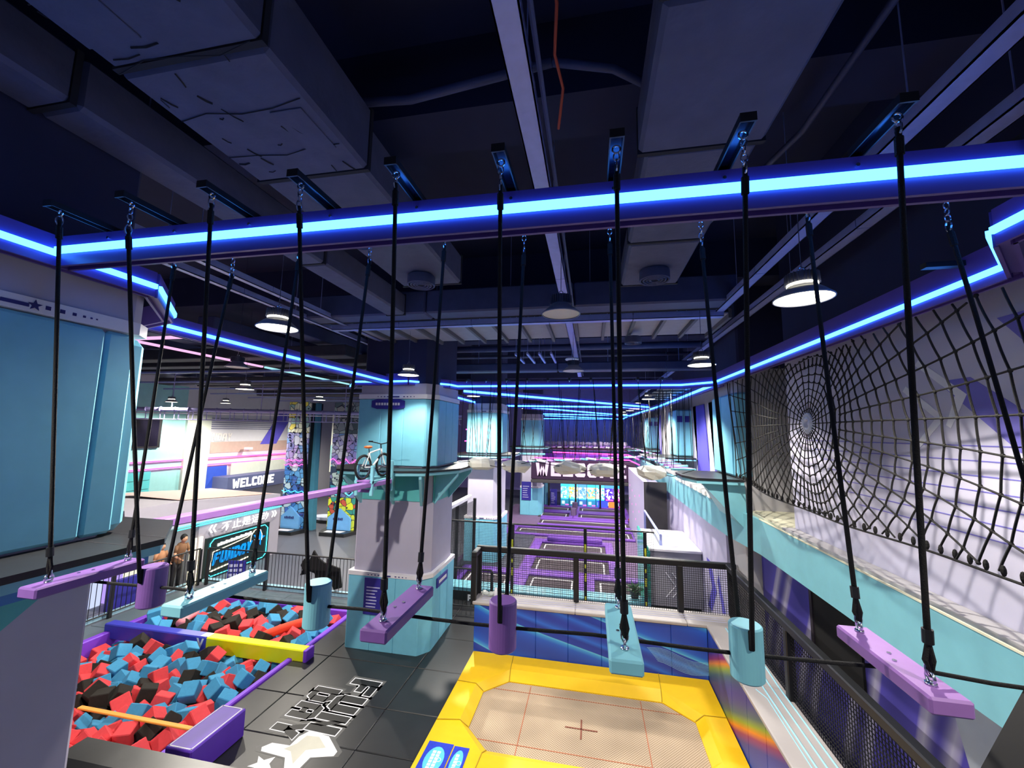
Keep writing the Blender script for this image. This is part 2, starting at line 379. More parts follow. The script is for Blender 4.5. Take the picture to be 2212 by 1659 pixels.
# printed graphics of the right wall, thin vinyl on the wall face
g = MB(); o = (3.299, 0, 0); ux = (0, -1, 0); uy = (0, 0, 1)
def rw(pts, t=.002): g.slab(o, ux, uy, [(-a, b) for a, b in pts], t)
g2 = MB()
rw([(4.25, 5.55), (4.6, 5.55), (3.9, 4.9), (3.4, 4.9)]); rw([(3.95, 6.0), (3.1, 6.0), (2.6, 5.6), (3.9, 4.9), (3.4, 5.3)])
rw([(3.1, 3.6), (3.5, 3.6), (3.2, 4.1), (3.0, 4.1)])
for k in range(7): rw([(7.2 - .2 * k, 4.95 - k * .13), (2.4, 4.95 - k * .13), (2.4, 4.94 - k * .13), (7.1 - .2 * k, 4.94 - k * .13)])
g.build('wall_graphic', mat('pale_violet_print', (122, 116, 204), 0.6), wallA)
g = MB(); rw([(5.05, 5.5), (5.0, 5.55), (4.55, 5.2), (4.9, 4.9), (4.95, 4.93), (4.66, 5.2)], .003); rw([(4.85, 5.75), (4.8, 5.8), (4.3, 5.4), (4.5, 5.1), (4.55, 5.13), (4.42, 5.4)], .003)
g.build('arrow_outline', mat('white_print', (238, 238, 244), 0.6), wallA)
GREYR = mat('recess_grey', (176, 174, 178), 0.75, noise=0.05)
struct(MB().box(4.0, 4.3, 7.67, 9.15, 2.8, 6.5).build('wall_recess', GREYR))
struct(MB().box(4.0, 4.3, 10.9, 36, 0, 6.6).build('wall_right_far', GREYR))
struct(MB().box(4.0, 4.3, 7.67, 36, 6.6, 9).build('wall_right_far_upper', CEIL)); struct(MB().box(-34, 8, 35.4, 35.7, 0, 9).build('wall_far', mat('far_wall', (170, 156, 225), 0.7)))  # upper far right wall likewise coloured dark to stand for missing light
struct(MB().box(-20.3, -20, 0, 42, 0, 9).build('wall_left', mat('left_wall_grey', (205, 205, 212), 0.75, noise=0.05)))
struct(MB().box(3.3, 3.6, -2, 9.15, 0, 2.8).build('wall_under_platform', mat_swirl('under_graphic', [(0, (60, 54, 140)), (.5, (72, 64, 160)), (.62, (140, 134, 176)), (.8, (160, 156, 182)), (1, (56, 50, 130))], (1, .8, .9), .4, .5, rot=(.5, 0, 0))))
struct(MB().slab((3.299, 0, 0), (0, -1, 0), (0, 0, 1), [(-4.9, 2.8), (-4.2, .4), (.5, .4), (.5, 2.8)], .006).build('wall_panel_10', mat('grey_lower_panel', (150, 156, 168), .7)))
# upper far right wall: printed panels
for k, (y0, y1, rgb) in enumerate([(11.2, 12.2, (150, 140, 176)), (12.2, 13.0, (120, 104, 196)), (13.0, 14.4, (92, 84, 200)), (14.4, 15.0, (204, 200, 214)), (15.0, 16.6, (84, 78, 196)), (16.6, 17.6, (200, 196, 214)), (21, 23, (190, 186, 204)), (24.8, 27, (120, 110, 200)), (27, 31, (188, 184, 204))]):
    q = MB().slab((3.99, 0, 0), (0, -1, 0), (0, 0, 1), [(-y0, 3.6), (-y1, 3.6), (-y1 - (.5 if k in (2, 4) else 0), 6.1), (-y0 - (.5 if k in (4,) else 0), 6.1)], .03)
    struct(q.build('wall_panel_%d' % (k + 1), mat('panel_print_%d' % k, rgb, 0.6)))

# ------------------------------------------------------------------ blue-lit ring beams
def beam(a, b, name_parent, z0=6.09, z1=6.29, w=.09, sides=(1,), led_z=6.165, ledh=.04, ext=.0):
    a = Vector((*a, 0)); b = Vector((*b, 0)); d = (b - a).normalized(); n = Vector((d.y, -d.x, 0))   # n points right of a->b
    a -= d * ext; b += d * ext
    def pr(mb, p, q, off0, off1, za, zb):
        vs = [p + n * off0, q + n * off0, q + n * off1, p + n * off1]
        return mb.add([(v.x, v.y, za) for v in vs] + [(v.x, v.y, zb) for v in vs], [(0,1,2,3),(7,6,5,4),(4,5,1,0),(5,6,2,1),(6,7,3,2),(7,4,0,3)])
    mb = MB(); pr(mb, a, b, -w / 2, w / 2, z0 + .02, z1); pr(mb, a, b, -w / 2, -w / 2 + .02, z0 - .012, z0 + .02); pr(mb, a, b, w / 2 - .02, w / 2, z0 - .012, z0 + .02)
    o = mb.build('beam', BEAMP, name_parent)
    for s in sides:
        q = MB(); e0, e1 = sorted((s * (w / 2), s * (w / 2 + .022))); pr(q, a, b, e0, e1, led_z - ledh / 2, led_z + ledh / 2)
        q.build('led_strip', LEDM, o)
    return o
ringA = thing('blue_lit_ring_beam', 'purple overhead ring beam with blue light strips round the near bay', 'light beam', (-1, 6, 6.1))
LP = [(-3.64, 0.9), (-3.64, 2.64), (-4.34, 3.34), (-4.9, 3.5), (-4.9, 9.0), (-4.3, 8.95), (-3.56, 9.72), (-3.48, 10.1), (2.1, 10.1), (2.74, 9.55), (2.8, 3.18), (2.27, 2.62), (2.27, 1.2)]
for i in range(len(LP) - 1):
    beam(LP[i], LP[i + 1], ringA, sides=(1, -1) if i in (7, 8) else (1,), z1=6.36 if i in (4, 9) else 6.29)
beam((-4.9, 9.0), (-5.7, 8.98), ringA, sides=(-1,)); beam((-5.7, 8.98), (-6.4, 9.9), ringA, sides=(-1,))
ringN = thing('blue_lit_front_beam', 'nearest purple beam with bright blue light strip crossing the whole view', 'light beam', (-.7, 2.04, 6.1))
beam((-3.62, 2.04), (2.26, 2.04), ringN, sides=(1, -1), ledh=.044, led_z=6.185)
ringB = thing('blue_lit_far_ring_beam', 'far purple ring beams with blue strips zigzagging over the second bay', 'light beam', (-.7, 18, 6.1))
for a, b, s in [((-3.7, 11.3), (2.45, 18.4), (1,)), ((2.85, 9.6), (2.85, 18.2), (-1,)), ((-3.5, 17.9), (2.5, 18.6), (1,)), ((-4.66, 13.2), (-4.66, 17.4), (1,)), ((-4.66, 17.4), (-3.5, 17.9), (1,)),
                ((-3.1, 18.6), (2.4, 27.3), (1,)), ((-3.0, 25.6), (2.4, 27.2), (1,)), ((2.85, 18.2), (2.5, 27.3), (-1,)), ((-3.2, 28.0), (2.2, 33.6), (1,)), ((-4.6, 34.2), (2.5, 34.2), (1, -1)), ((2.5, 27.3), (2.5, 34.2), (-1,))]:  # last cross beam gets an unseen back strip, added to light the far wall
    beam(a, b, ringB, sides=s, ledh=.06)

# ------------------------------------------------------------------ ceiling services
def duct(name, label, segs, m_=DUCT):
    t = thing(name, label, 'duct', (segs[0][0], segs[0][2], segs[0][4]))
    for (x0, x1, y0, y1, z0, z1) in segs:
        MB().cbox(x0, x1, y0, y1, z0, z1, .03).build('duct_section', m_, t)
        MB().box(x0 - .006, x1 + .006, y1 - .02, y1 + .02, z0 - .006, z1 + .006).build('joint_tape', SEAM, t)
    return t
duct('wrapped_duct', 'wide crumpled insulated duct at the upper left', [(-2.93, -1.85, -1.2, .35, 7.17, 7.75), (-2.9, -1.83, .38, 1.75, 7.2, 7.78), (-2.93, -1.85, 1.78, 2.9, 7.2, 7.76), (-2.97, -1.93, 2.94, 4.2, 7.26, 7.72), (-2.9, -1.95, 4.24, 5.7, 7.25, 7.7)])
WD = bpy.data.objects['wrapped_duct']
for a in ((-2.45, -1.9, .6, 1.25), (-2.88, -2.5, 1.0, 1.6), (-2.2, -1.95, 2.2, 2.6)): MB().cbox(*a, 7.19, 7.2, .003).build('patch', DUCT, WD)
random.seed(21)
b = MB()
for k in range(46):      # torn tape, wrinkles and slits on the underside
    x = random.uniform(-2.85, -1.95); y = random.uniform(0, 2.85); L_ = random.uniform(.03, .22); a = random.choice((random.uniform(-.2, .2), random.uniform(1.2, 1.8)))
    if k < 16: x = -2.9 + random.random() * .08
    dx, dy = cos(a) * L_, sin(a) * L_ * .6; b.tube([(x, y, 7.197), (min(-1.9, x + dx * .5), y + dy * .5 + .01, 7.195), (min(-1.88, x + dx), y + dy, 7.197)], random.uniform(.003, .008), 4)
b.build('torn_slits', SEAM, WD)['kind'] = 'stuff'
b = MB()
for k in range(5): b.tube([(-2.9 + .25 * q, .9 + .42 * k + .03 * sin(q * 2 + k), 7.195) for q in range(5)], .004, 4)
b.build('wrap_creases', SEAM, WD)
duct('smooth_duct', 'wide smooth insulated duct right of the centre tray', [(.38, 1.28, -1.2, .3, 7.17, 7.6), (.36, 1.3, .33, 1.9, 7.2, 7.62), (.38, 1.29, 1.93, 3.1, 7.2, 7.6), (.44, 1.27, 3.14, 4.7, 7.22, 7.6), (.46, 1.26, 4.74, 6.1, 7.22, 7.6)])
duct('square_duct', 'narrow square duct with pale underside at the far left', [(-3.88, -3.5, -1.2, 1.9, 7.2, 7.6), (-3.88, -3.5, 1.93, 4.6, 7.2, 7.6), (-3.88, -3.5, 4.63, 7.0, 7.2, 7.6)])
duct('cross_duct', 'long dark rectangular duct crossing before the ribbed deck', [(-5.9, -3.1, 7.0, 7.45, 7.22, 7.68), (-3.08, -.3, 7.0, 7.45, 7.22, 7.68), (-.28, 2.4, 7.0, 7.45, 7.22, 7.68)], DSTEEL)
duct('round_far_duct', 'long dark duct crossing beyond the ribbed deck', [(-4.4, -1, 12, 12.4, 6.85, 7.1), (-.98, 3.6, 12, 12.4, 6.85, 7.1)], DSTEEL)
def tray(label, x0, x1, y0, y1, z=7.2, segs=4, along='y'):
    t = thing('cable_tray', label, 'cable tray', ((x0 + x1) / 2, (y0 + y1) / 2, z))
    for k in range(segs):
        if along == 'y':
            a = y0 + (y1 - y0) * k / segs; b = y0 + (y1 - y0) * (k + 1) / segs
            m = MB().box(x0, x1, a + .006, b - .006, z, z + .012); m.box(x0, x0 + .01, a + .006, b - .006, z, z + .1); m.box(x1 - .01, x1, a + .006, b - .006, z, z + .1)
        else:
            a = x0 + (x1 - x0) * k / segs; b = x0 + (x1 - x0) * (k + 1) / segs
            m = MB().box(a + .006, b - .006, y0, y1, z, z + .012); m.box(a + .006, b - .006, y0, y0 + .01, z, z + .12); m.box(a + .006, b - .006, y1 - .01, y1, z, z + .12)
        m.build('tray_section', GALV, t)
        c = (a + b) / 2
        p = ((x0 + x1) / 2, c, z) if along == 'y' else (c, (y0 + y1) / 2, z)
        MB().cyl(p, (p[0], p[1], 9), .006, n=5).build('hanger_rod', GALV, t)
    return t
tray('pale galvanised cable tray running up the centre of the ceiling', -.5, -.35, -.6, 16, segs=8)
MB().cyl((-.3, -.6, 7.25), (-.3, 16, 7.25), .018, n=6).build('conduit', DSTEEL, bpy.data.objects['cable_tray'])
tray('pale cable tray at upper right that meets the cross tray', 2.21, 2.35, .5, 7.6, segs=4)
tray('second pale cable tray farther right, running to the far hall', 2.77, 2.91, 1.5, 30, segs=9)
tray('pale tray crossing the view below the dark duct', -5.5, 2.35, 7.6, 7.75, z=7.12, segs=5, along='x')
tray('thin tray on the left leading toward the big pillar', -5.75, -5.65, .5, 13, segs=5)
tray('second thin tray on the left near the long blue beam', -5.2, -5.1, 3, 13, segs=4)
deck = thing('ribbed_deck', 'pale ribbed metal deck panels hanging behind the cross tray', 'ceiling deck', (-1.3, 8.5, 7.2))
DK = mat('deck_panel', (150, 146, 148), 0.6, noise=0.15)
for k in range(14):
    x = -5.3 + k * .56; MB().cbox(x, x + .5, 7.8, 9.35, 7.22, 7.25, .005).build('deck_panel', DK, deck)
    MB().box(x + .5, x + .56, 7.8, 9.4, 7.14, 7.3).build('rib', mat('deck_rib', (96, 92, 90), 0.6), deck)
def diffuser(x, y, z, r, label):
    t = thing('round_diffuser', label, 'air vent', (x, y, z))
    MB().lathe([(r, .0), (r, .12), (r * .9, .14)], (x, y, z), 20).build('collar', DUCT, t, True)
    for k in range(4): MB().torus((x, y, z), (0, 0, 1), r * (.95 - .22 * k), .012, 20, 4).build('vane_ring', DSTEEL, t)
    MB().disc((x, y, z + .03), r * .9, 20, False).build('plate', DSTEEL, t)
diffuser(.86, 5.55, 7.08, .2, 'round air diffuser under the smooth duct'); diffuser(-2.42, 5.3, 7.1, .2, 'round air diffuser under the end of the crumpled duct')
diffuser(-2.64, 4.07, 7.16, .14, 'small round vent beside the crumpled duct'); diffuser(.9, 8.9, 6.95, .18, 'round air diffuser beyond the cross tray')
t = thing('ceiling_speaker', 'white round disc hanging under the centre tray', 'speaker', (-.5, 10.9, 7.0)); MB().lathe([(0, .04), (.17, .03), (.19, 0), (.17, -.02), (0, -.02)], (-.5, 10.9, 6.98), 18).build('disc', WHITEP, t, True); MB().cyl((-.5, 10.9, 7.0), (-.5, 10.9, 7.6), .01, n=5).build('rod', GALV, t)
for x in (-3.5, -1.5, .5, 2.5): MB().cyl((x, 12.2, 7.1), (x, 12.2, 8.99), .012, n=5).build('hanger_rod', GALV, bpy.data.objects['round_far_duct'])
# small services: pipes
def pipe(label, pts, r, m_=DSTEEL, name='ceiling_pipe', cat='pipe'):
    o = MB().tube(pts, r, 8).build(name, m_, None, True); return tag(o, label, cat)
pipe('dark grey pipe arching across the ceiling left of the centre tray', [(-2.6, 3.0, 8.0), (-1.6, 3.1, 8.0), (-.3, 3.0, 8.05)], .04)
pipe('grey pipe sloping across the ceiling right of the centre tray', [(-.3, 3.0, 8.05), (.2, 3.1, 8.0), (.75, 3.4, 7.9)], .035)
pipe('thin dark pipe running beside the upper right cable tray', [(2.0, .5, 7.9), (2.0, 4, 7.9), (1.3, 6.9, 7.9)], .03)
pipe('orange cable dangling beside the centre tray', [(-.22, 2.1, 7.9), (-.2, 2.3, 7.75), (-.24, 2.6, 7.7), (-.2, 2.9, 7.7), (-.26, 3.2, 7.6)], .012, mat('orange_cable', (170, 70, 50), 0.6), 'hanging_cable', 'cable')
for k, (y, z, r) in enumerate([(10.2, 7.6, .06), (10.8, 7.3, .09), (11.3, 7.9, .07), (13.2, 7.2, .08), (14.1, 7.7, .06)]):
    pipe(['thin', 'thick', 'high', 'low', 'distant'][k] + ' dark cross pipe beyond the ribbed deck', [(-5.4, y, z), (3.5, y, z)], r)
for k in range(4):
    x = -1.9 + k * .3; tag(MB().box(x, x + .05, 9.9, 11.3, 6.95, 7.0).cyl((x + .02, 10.0, 7), (x + .02, 10.0, 8.99), .008, n=4).cyl((x + .02, 11.2, 7), (x + .02, 11.2, 8.99), .008, n=4).build('strut_rail', GALV), 'short pale strut rail hanging beside the small unlit lamp', 'rail', 'short strut rails behind the deck')
# left hall ceiling: dark crossing ducts, thin pale light tracks
for k in range(9):
    y = 9.5 + k * 1.9; z = 6.95 + (k % 3) * .12
    tag(MB().cbox(-19.9, -6.4, y, y + .5, z, z + .3, .02).build('dark_duct', mat('left_services', (58, 58, 66), 0.7, noise=.4)), 'dark duct crossing the ceiling of the left hall', 'duct', 'dark ducts over the left hall')
for k in range(6):
    y = 10.6 + k * 2.4
    q = MB().box(-19.8, -7.0, y, y + .06, 6.72, 6.78); q.cyl((-18, y, 6.75), (-18, y, 8.99), .006, n=4); q.cyl((-9, y, 6.75), (-9, y, 8.99), .006, n=4)
    tag(q.build('thin_track', GALV), 'thin pale track across the left hall ceiling', 'track', 'thin tracks over the left hall')
t = thing('light_track', 'thin pink and cyan light track above the left hall', 'light track', (-9.6, 7, 6.8))
MB().box(-9.62, -9.56, 6.6, 10.2, 6.78, 6.83).build('pink_section', glow('pale_pink_track', (1, .5, .85), 1.0), t)
MB().box(-9.62, -9.56, 10.3, 14.6, 6.78, 6.83).build('cyan_section', glow('pale_cyan_track', (.4, .85, .9), .9), t)
MB().box(-9.6, -7.2, 6.55, 6.62, 6.78, 6.83).build('cross_section', glow('pale_pink_track', (1, .5, .85), 1.0), t)
for k in range(7):
    x = -19 + k * 1.9; tag(MB().cbox(x, x + .5, 8, 26, 7.35, 7.7, .02).build('long_duct', DSTEEL), 'dark long duct running away over the left hall', 'duct', 'long ducts over the left hall')

# ------------------------------------------------------------------ pillars
def oct_poly(x0, x1, y0, y1, c, l=.04): return [(x0 + l, y0), (x1 - c, y0), (x1, y0 + c * 1.2), (x1, y1 - l), (x1 - l, y1), (x0 + l, y1), (x0, y1 - l), (x0, y0 + l)]
def pad_faces(root, x0, x1, y0, y1, z0, z1, c, m_, nx=3, th=.07):
    """upholstered pads wrapping a pillar, one mesh per pad"""
    P = oct_poly(x0, x1, y0, y1, c)
    for i in range(8):
        a = Vector((*P[i], 0)); b = Vector((*P[(i + 1) % 8], 0)); L = (b - a).length; n = nx if L > .8 else 1
        d = (b - a).normalized(); nr = Vector((d.y, -d.x, 0))
        for k in range(n):
            p = a + d * (L * k / n); Mx = Matrix(((d.x, -nr.x, 0, p.x), (d.y, -nr.y, 0, p.y), (0, 0, 1, z0), (0, 0, 0, 1)))
            MB().cbox(.002, L / n - .002, 0, th, 0, z1 - z0, .012, Mx).build('pad', m_, root)
def pillar(name, label, x0, x1, y0, y1, led, low=True, c=.22, led_lip=.65, upper=True, nx=3, ztop=6.12):
    t = thing(name, label, 'pillar', ((x0 + x1) / 2, (y0 + y1) / 2, 0))
    MB().prism(oct_poly(x0 + .08, x1 - .08, y0 + .08, y1 - .08, c), 0, 6.1).build('shaft', GREYW, t); MB().prism(oct_poly(x0 + .08, x1 - .08, y0 + .08, y1 - .08, c), 6.1, 9).build('upper_shaft', CEIL, t)  # upper shaft coloured dark to stand for its unlit state
    if low: pad_faces(t, x0, x1, y0, y1, .02, 1.62, c, TURQ, nx); MB().prism(oct_poly(x0 - .01, x1 + .01, y0 - .01, y1 + .01, c), 1.63, 1.72).build('white_band', WHITEP, t)
    if upper:
        pad_faces(t, x0, x1, y0, y1, 4.16, 5.74, c, TURQ, nx); MB().prism(oct_poly(x0 - .01, x1 + .01, y0 - .01, y1 + .01, c), 5.75, 5.86).build('upper_white_band', WHITEP, t)
        MB().prism(oct_poly(x0 + .03, x1 - .03, y0 + .03, y1 - .03, c), 5.86, 6.12).build('head_casing', GREYW, t)
    for z, yy in ((1.67, y0 - .02), (5.80, y0 - .02)):
        cx = (x0 + x1) / 2; b = MB(); b.box(cx - .09, cx + .09, yy - .004, yy, z - .018, z + .012)
        for k in range(1, 5): b.box(cx + .1 + .09 * k, cx + .1 + .09 * k + .05 - .008 * k, yy - .004, yy, z - .012, z + .01); b.box(cx - .1 - .09 * k - .05 + .008 * k, cx - .1 - .09 * k, yy - .004, yy, z - .012, z + .01)
        if (z < 3 and low) or (z > 3 and upper): b.build('band_print', mat('navy_print', (40, 40, 110), 0.6), t)
    return t
def ledge(name, label, poly, z=4.12):
    cx = sum(p[0] for p in poly) / len(poly); cy = sum(p[1] for p in poly) / len(poly)
    t = thing(name, label, 'platform', (cx, cy, z - .2))
    MB().prism(poly, z - .045, z).build('mat', BLACK, t); sh = [((x - cx) * .985 + cx, (y - cy) * .985 + cy) for x, y in poly]
    MB().prism(sh, z - .11, z - .047).build('rim', TURQP, t)
    return t
pilC = pillar('padded_pillar', 'big pillar with turquoise pads in the middle of the view, bicycle before it', -5.62, -3.62, 9.0, 10.8, None)
lg = ledge('pillar_platform', 'black-topped platform around the big central pillar', [(-6.1, 9.0), (-5.6, 8.25), (-4.2, 8.2), (-3.55, 8.4), (-3.05, 9.3), (-3.05, 11.1), (-3.7, 11.5), (-6.1, 11.5)])
def gusset(parent, x, y, dx, dy, zt=4.0, drop=.75, w=.03):
    n = Vector((-dy, dx, 0)).normalized() * w; a = Vector((x, y, zt)); b = Vector((x + dx, y + dy, zt)); c_ = Vector((x, y, zt - drop)); e = Vector((x + dx, y + dy, zt - .06))
    MB().add([a - n, b - n, e - n, c_ - n, a + n, b + n, e + n, c_ + n], [(0, 1, 2, 3), (7, 6, 5, 4), (0, 4, 5, 1), (1, 5, 6, 2), (2, 6, 7, 3), (3, 7, 4, 0)]).build('gusset', TURQP, parent)
for a in ((-5.45, 9.08, 0, -.75), (-4.6, 9.08, 0, -.78), (-3.9, 9.08, .25, -.7), (-3.7, 9.4, .6, -.1), (-3.7, 10.4, .6, 0)): gusset(lg, *a)
MB().box(-5.4, -3.85, 9.05, 9.075, 3.35, 4.0).build('teal_band', mat('teal_paint', (88, 178, 178), 0.6), pilC)
MB().box(-3.705, -3.69, 9.3, 10.5, 3.3, 4.0).build('teal_band', mat('teal_paint', (88, 178, 178), 0.6), pilC)
# signs on the pillar
def board(name, label, cat, x0, x1, y, z0, z1, m_, rows=6, lm=None, head=None, parent=None):
    t = thing(name, label, cat, (x0, y, z0)) if label else parent
    MB().cbox(x0, x1, y - .02, y, z0, z1, .004).build('sheet' if label else 'poster', m_, t)
    b = MB(); w = x1 - x0; h = z1 - z0
    for k in range(rows):
        z = z1 - h * (.24 + .7 * k / rows); b.box(x0 + w * .12, x0 + w * (.52 + .3 * random.random()), y - .024, y - .02, z - h * .03, z)
    if rows: b.build('print_lines', lm or mat('pale_print', (190, 190, 225), 0.6), t)
    if head: letters(MB(), head, (x0 + w * .12, y - .021, z1 - h * .17), (1, 0, 0), (0, 0, 1), h * .09, .003).build('heading', mat('pale_print', (190, 190, 225), 0.6), t)
    return t
NAVY = mat('navy_sheet', (48, 44, 140), 0.45, noise=.1)
board('rules_poster', 'navy rules poster with pale lines on the big pillar base', 'poster', -5.17, -4.65, 8.99, .8, 1.6, NAVY, 8)
t = thing('hexagon_sign', 'navy hexagonal name sign high on the big pillar', 'sign', (-4.85, 8.99, 5.6))
MB().slab((-5.24, 8.985, 5.5), (1, 0, 0), (0, 0, 1), [(0, .04), (.14, 0), (.72, 0), (.86, .04), (.86, .2), (.72, .24), (.14, .24), (0, .2)], .02).build('plate', NAVY, t)
b = MB()
for k in range(9): b.box(-5.13 + k * .072, -5.13 + k * .072 + .05, 8.955, 8.96, 5.59, 5.65)
b.build('lettering', WHITEP, t)
t = thing('direction_sign', 'small navy plate on the right side of the big pillar base', 'sign', (-3.6, 9.8, 1.4)); MB().cbox(-3.615, -3.59, 9.5, 10.2, 1.3, 1.52, .004).build('plate', NAVY, t); MB().box(-3.59, -3.585, 9.6, 10.1, 1.38, 1.45).build('print', WHITEP, t)

pil2 = pillar('padded_pillar', 'second turquoise-padded pillar behind the big one, cut by hanging ropes', -4.9, -3.48, 15.6, 17.1, None, nx=2)
ledge('pillar_platform', 'black platform around the second pillar', [(-5.4, 15.6), (-5.0, 15.0), (-3.5, 15.0), (-3.0, 15.5), (-3.0, 17.5), (-5.4, 17.5)])
pil3 = pillar('padded_pillar', 'third, smallest turquoise-padded pillar beside the far trampolines', -4.3, -2.98, 24.9, 26.2, None, nx=2)
ledge('pillar_platform', 'black platform around the third pillar', [(-5.0, 24.9), (-4.6, 24.2), (-3.1, 24.2), (-2.6, 24.8), (-2.6, 26.6), (-5.0, 26.6)])
board('rules_poster', 'small navy poster on the third pillar', 'poster', -4.2, -3.62, 24.88, .9, 2.0, NAVY, 6)
# near left pillar (only its right face shows)
t = thing('near_padded_pillar', 'huge turquoise-padded pillar filling the left edge', 'pillar', (-4.6, 1.9, 0))
MB().prism(oct_poly(-5.6, -3.86, 1.0, 2.66, .12), 0, 6.1).build('shaft', GREYW, t); MB().prism(oct_poly(-5.6, -3.9, 1.0, 2.66, .12), 6.15, 9).build('upper_shaft', CEIL, t)  # unlit upper part of this shaft done by dark colour
for a, b_ in ((1.0, 1.72), (1.73, 2.48), (2.485, 2.7)): MB().cbox(-3.92, -3.8 + (0 if a < 2.4 else -.01), a, b_, 4.14, 5.76, .025).build('pad', TURQ, t)
MB().cbox(-4.2, -3.83, 2.62, 2.82, 4.14, 5.74, .06).build('corner_pad', TURQ, t)
MB().prism([(-5.7, .9), (-3.79, .9), (-3.79, 2.7), (-3.9, 2.84), (-5.7, 2.84)], 5.77, 5.87).build('white_band', WHITEP, t)
MB().prism([(-5.7, .9), (-3.81, .9), (-3.81, 2.66), (-3.9, 2.78), (-5.7, 2.78)], 5.87, 6.14).build('head_casing', GREYW, t)
b = MB(); b.box(-3.79, -3.786, 1.86, 2.0, 5.8, 5.825); 
for k, (y, s_) in enumerate(((2.10, .014), (2.18, .014), (2.25, .011), (2.31, .008), (2.355, .006), (2.39, .005))): b.box(-3.79, -3.786, y - s_, y + s_, 5.82 - s_, 5.82 + s_)
b.slab((-3.789, 2.03, 5.82), (0, 1, 0), (0, 0, 1), [(cos(pi / 2 + k * pi / 5) * (.04 if k % 2 == 0 else .017), sin(pi / 2 + k * pi / 5) * (.04 if k % 2 == 0 else .017)) for k in range(10)], .003)
b.build('band_print', mat('navy_print', (40, 40, 110), 0.6), t)
b = MB().slab((-3.859, 0, 0), (0, 1, 0), (0, 0, 1), [(.9, 4.0), (.9, 2.9), (1.6, 3.2), (2.3, 3.75), (2.6, 4.0)], .004); b.build('teal_triangle', mat('teal_paint', (88, 178, 178), 0.6), t)
t = ledge('near_left_platform', 'black-matted platform at the left edge around the huge pillar', [(-5.9, .3), (-3.36, .3), (-3.31, 2.72), (-3.88, 3.25), (-5.9, 3.25)])
MB().box(-5.6, -3.42, .3, 2.7, 3.93, 4.0).build('under_frame', mat('blue_frame', (60, 120, 190), 0.5), t)
b = MB(); b.box(-3.86, -3.33, 2.5, 2.508, 4.1203, 4.1215); b.box(-3.9, -3.32, 2.745, 2.753, 4.1203, 4.1215); b.build('seam', SEAM, t)

# right pillar behind the net
t = thing('right_padded_pillar', 'grey and turquoise pillar behind the left end of the rope net', 'pillar', (3.6, 10, 0))
MB().prism(oct_poly(3.05, 4.6, 9.2, 10.9, .2), 0, 6.4).build('shaft', GREYR, t); MB().prism(oct_poly(3.05, 4.6, 9.2, 10.9, .2), 6.4, 9).build('upper_shaft', CEIL, t)  # dark colour replaces the lack of light on the upper shaft
for a in ((2.95, 3.22, 9.12, 9.4), (2.95, 3.1, 9.42, 10.1), (2.95, 3.1, 10.12, 10.8)): MB().cbox(*a, 4.14, 5.9, .04).build('pad', TURQ, t)
t = ledge('right_pillar_platform', 'black platform with turquoise rim at the foot of the rope net', [(1.95, 10.3), (1.95, 9.6), (2.12, 9.05), (3.0, 8.95), (3.1, 10.9), (2.2, 10.9)])
m = MB(); m.add([(2.25, 9.15, 4.0), (3.05, 9.1, 4.0), (3.05, 9.1, 3.1), (2.25, 9.2, 4.0), (3.05, 10.6, 4.0), (3.05, 10.6, 3.1)], [(0, 2, 1), (3, 4, 5), (0, 1, 4, 3), (1, 2, 5, 4), (2, 0, 3, 5)]); m.build('gusset', TURQP, t)
for (y, lb) in ((17.3, 'turquoise pilaster on the far right wall with small plates'), (25.5, 'farthest turquoise pilaster on the right wall')):
    t = thing('wall_pilaster', lb, 'pilaster', (3.6, y, 4)); 
    MB().cbox(3.35, 4.0, y, y + 1.6, 4.14, 6.0, .05).build('pad', TURQ, t); MB().box(3.45, 4.0, y + 1.6, y + 3.2, 3.5, 6.4).build('grey_return', GREYR, t)
    for k in range(2): MB().cbox(3.4 + .3 * k, 3.6 + .3 * k, y - .02, y, 5.5, 5.75, .003).build('plate', NAVY, t)
    ledge('wall_platform', 'dark platform below the ' + lb[:34], [(2.1, y - .2), (2.4, y - .8), (3.9, y - .8), (3.9, y + 1.8), (2.1, y + 1.8)])

# ------------------------------------------------------------------ right hand parapet, ledge and low walls
t = thing('parapet', 'long turquoise parapet band below the rope net on the right', 'parapet', (3.1, 6, 2.8))
for k, (a, b_) in enumerate(((-1, 3.4), (3.4, 6.4), (6.4, 8.5))): MB().box(3.06, 3.29, a, b_, 2.82, 3.45).build('fascia_panel', TURQP, t)
MB().prism([(3.06, 8.5), (3.29, 8.5), (3.1, 9.9), (3.02, 11), (2.87, 11), (2.9, 9.9), (2.98, 9.2)], 2.82, 3.45).build('fascia_curve', TURQP, t)
for k in range(4): MB().box(2.87, 3.1, 11 + k * 6, 16.98 + k * 6, 2.82, 3.45).build('fascia_panel', TURQP, t)
MB().box(3.055, 3.075, -1, 8.5, 3.452, 3.47).build('cream_edge', mat('cream_trim', (236, 234, 205), 0.5), t)
MB().box(3.1, 3.29, -1, 7.67, 3.45, 3.5).build('grey_step', GREYR, t)
MB().box(3.1, 4.0, 7.67, 9.2, 3.3, 3.5).build('recess_floor', mat('cream_floor', (205, 203, 180), 0.7), t)
struct(MB().box(2.97, 3.2, 10.2, 34, 0, 2.82).build('wall_lavender', mat('lavender_wall', (186, 180, 210), 0.7, noise=.04)))
m = MB()
for (y, z) in ((11.9, 0.6),): m.slab((2.968, 0, 0), (0, -1, 0), (0, 0, 1), [(-y, z), (-y + .35, z), (-y + .8, z + .6), (-y + .35, z + 1.2), (-y, z + 1.2), (-y + .42, z + .6)], .004)
m.slab((2.968, 0, 0), (0, -1, 0), (0, 0, 1), [(-11.0, 1.5), (-10.4, .4), (-10.4, .9), (-10.9, 1.7)], .004)
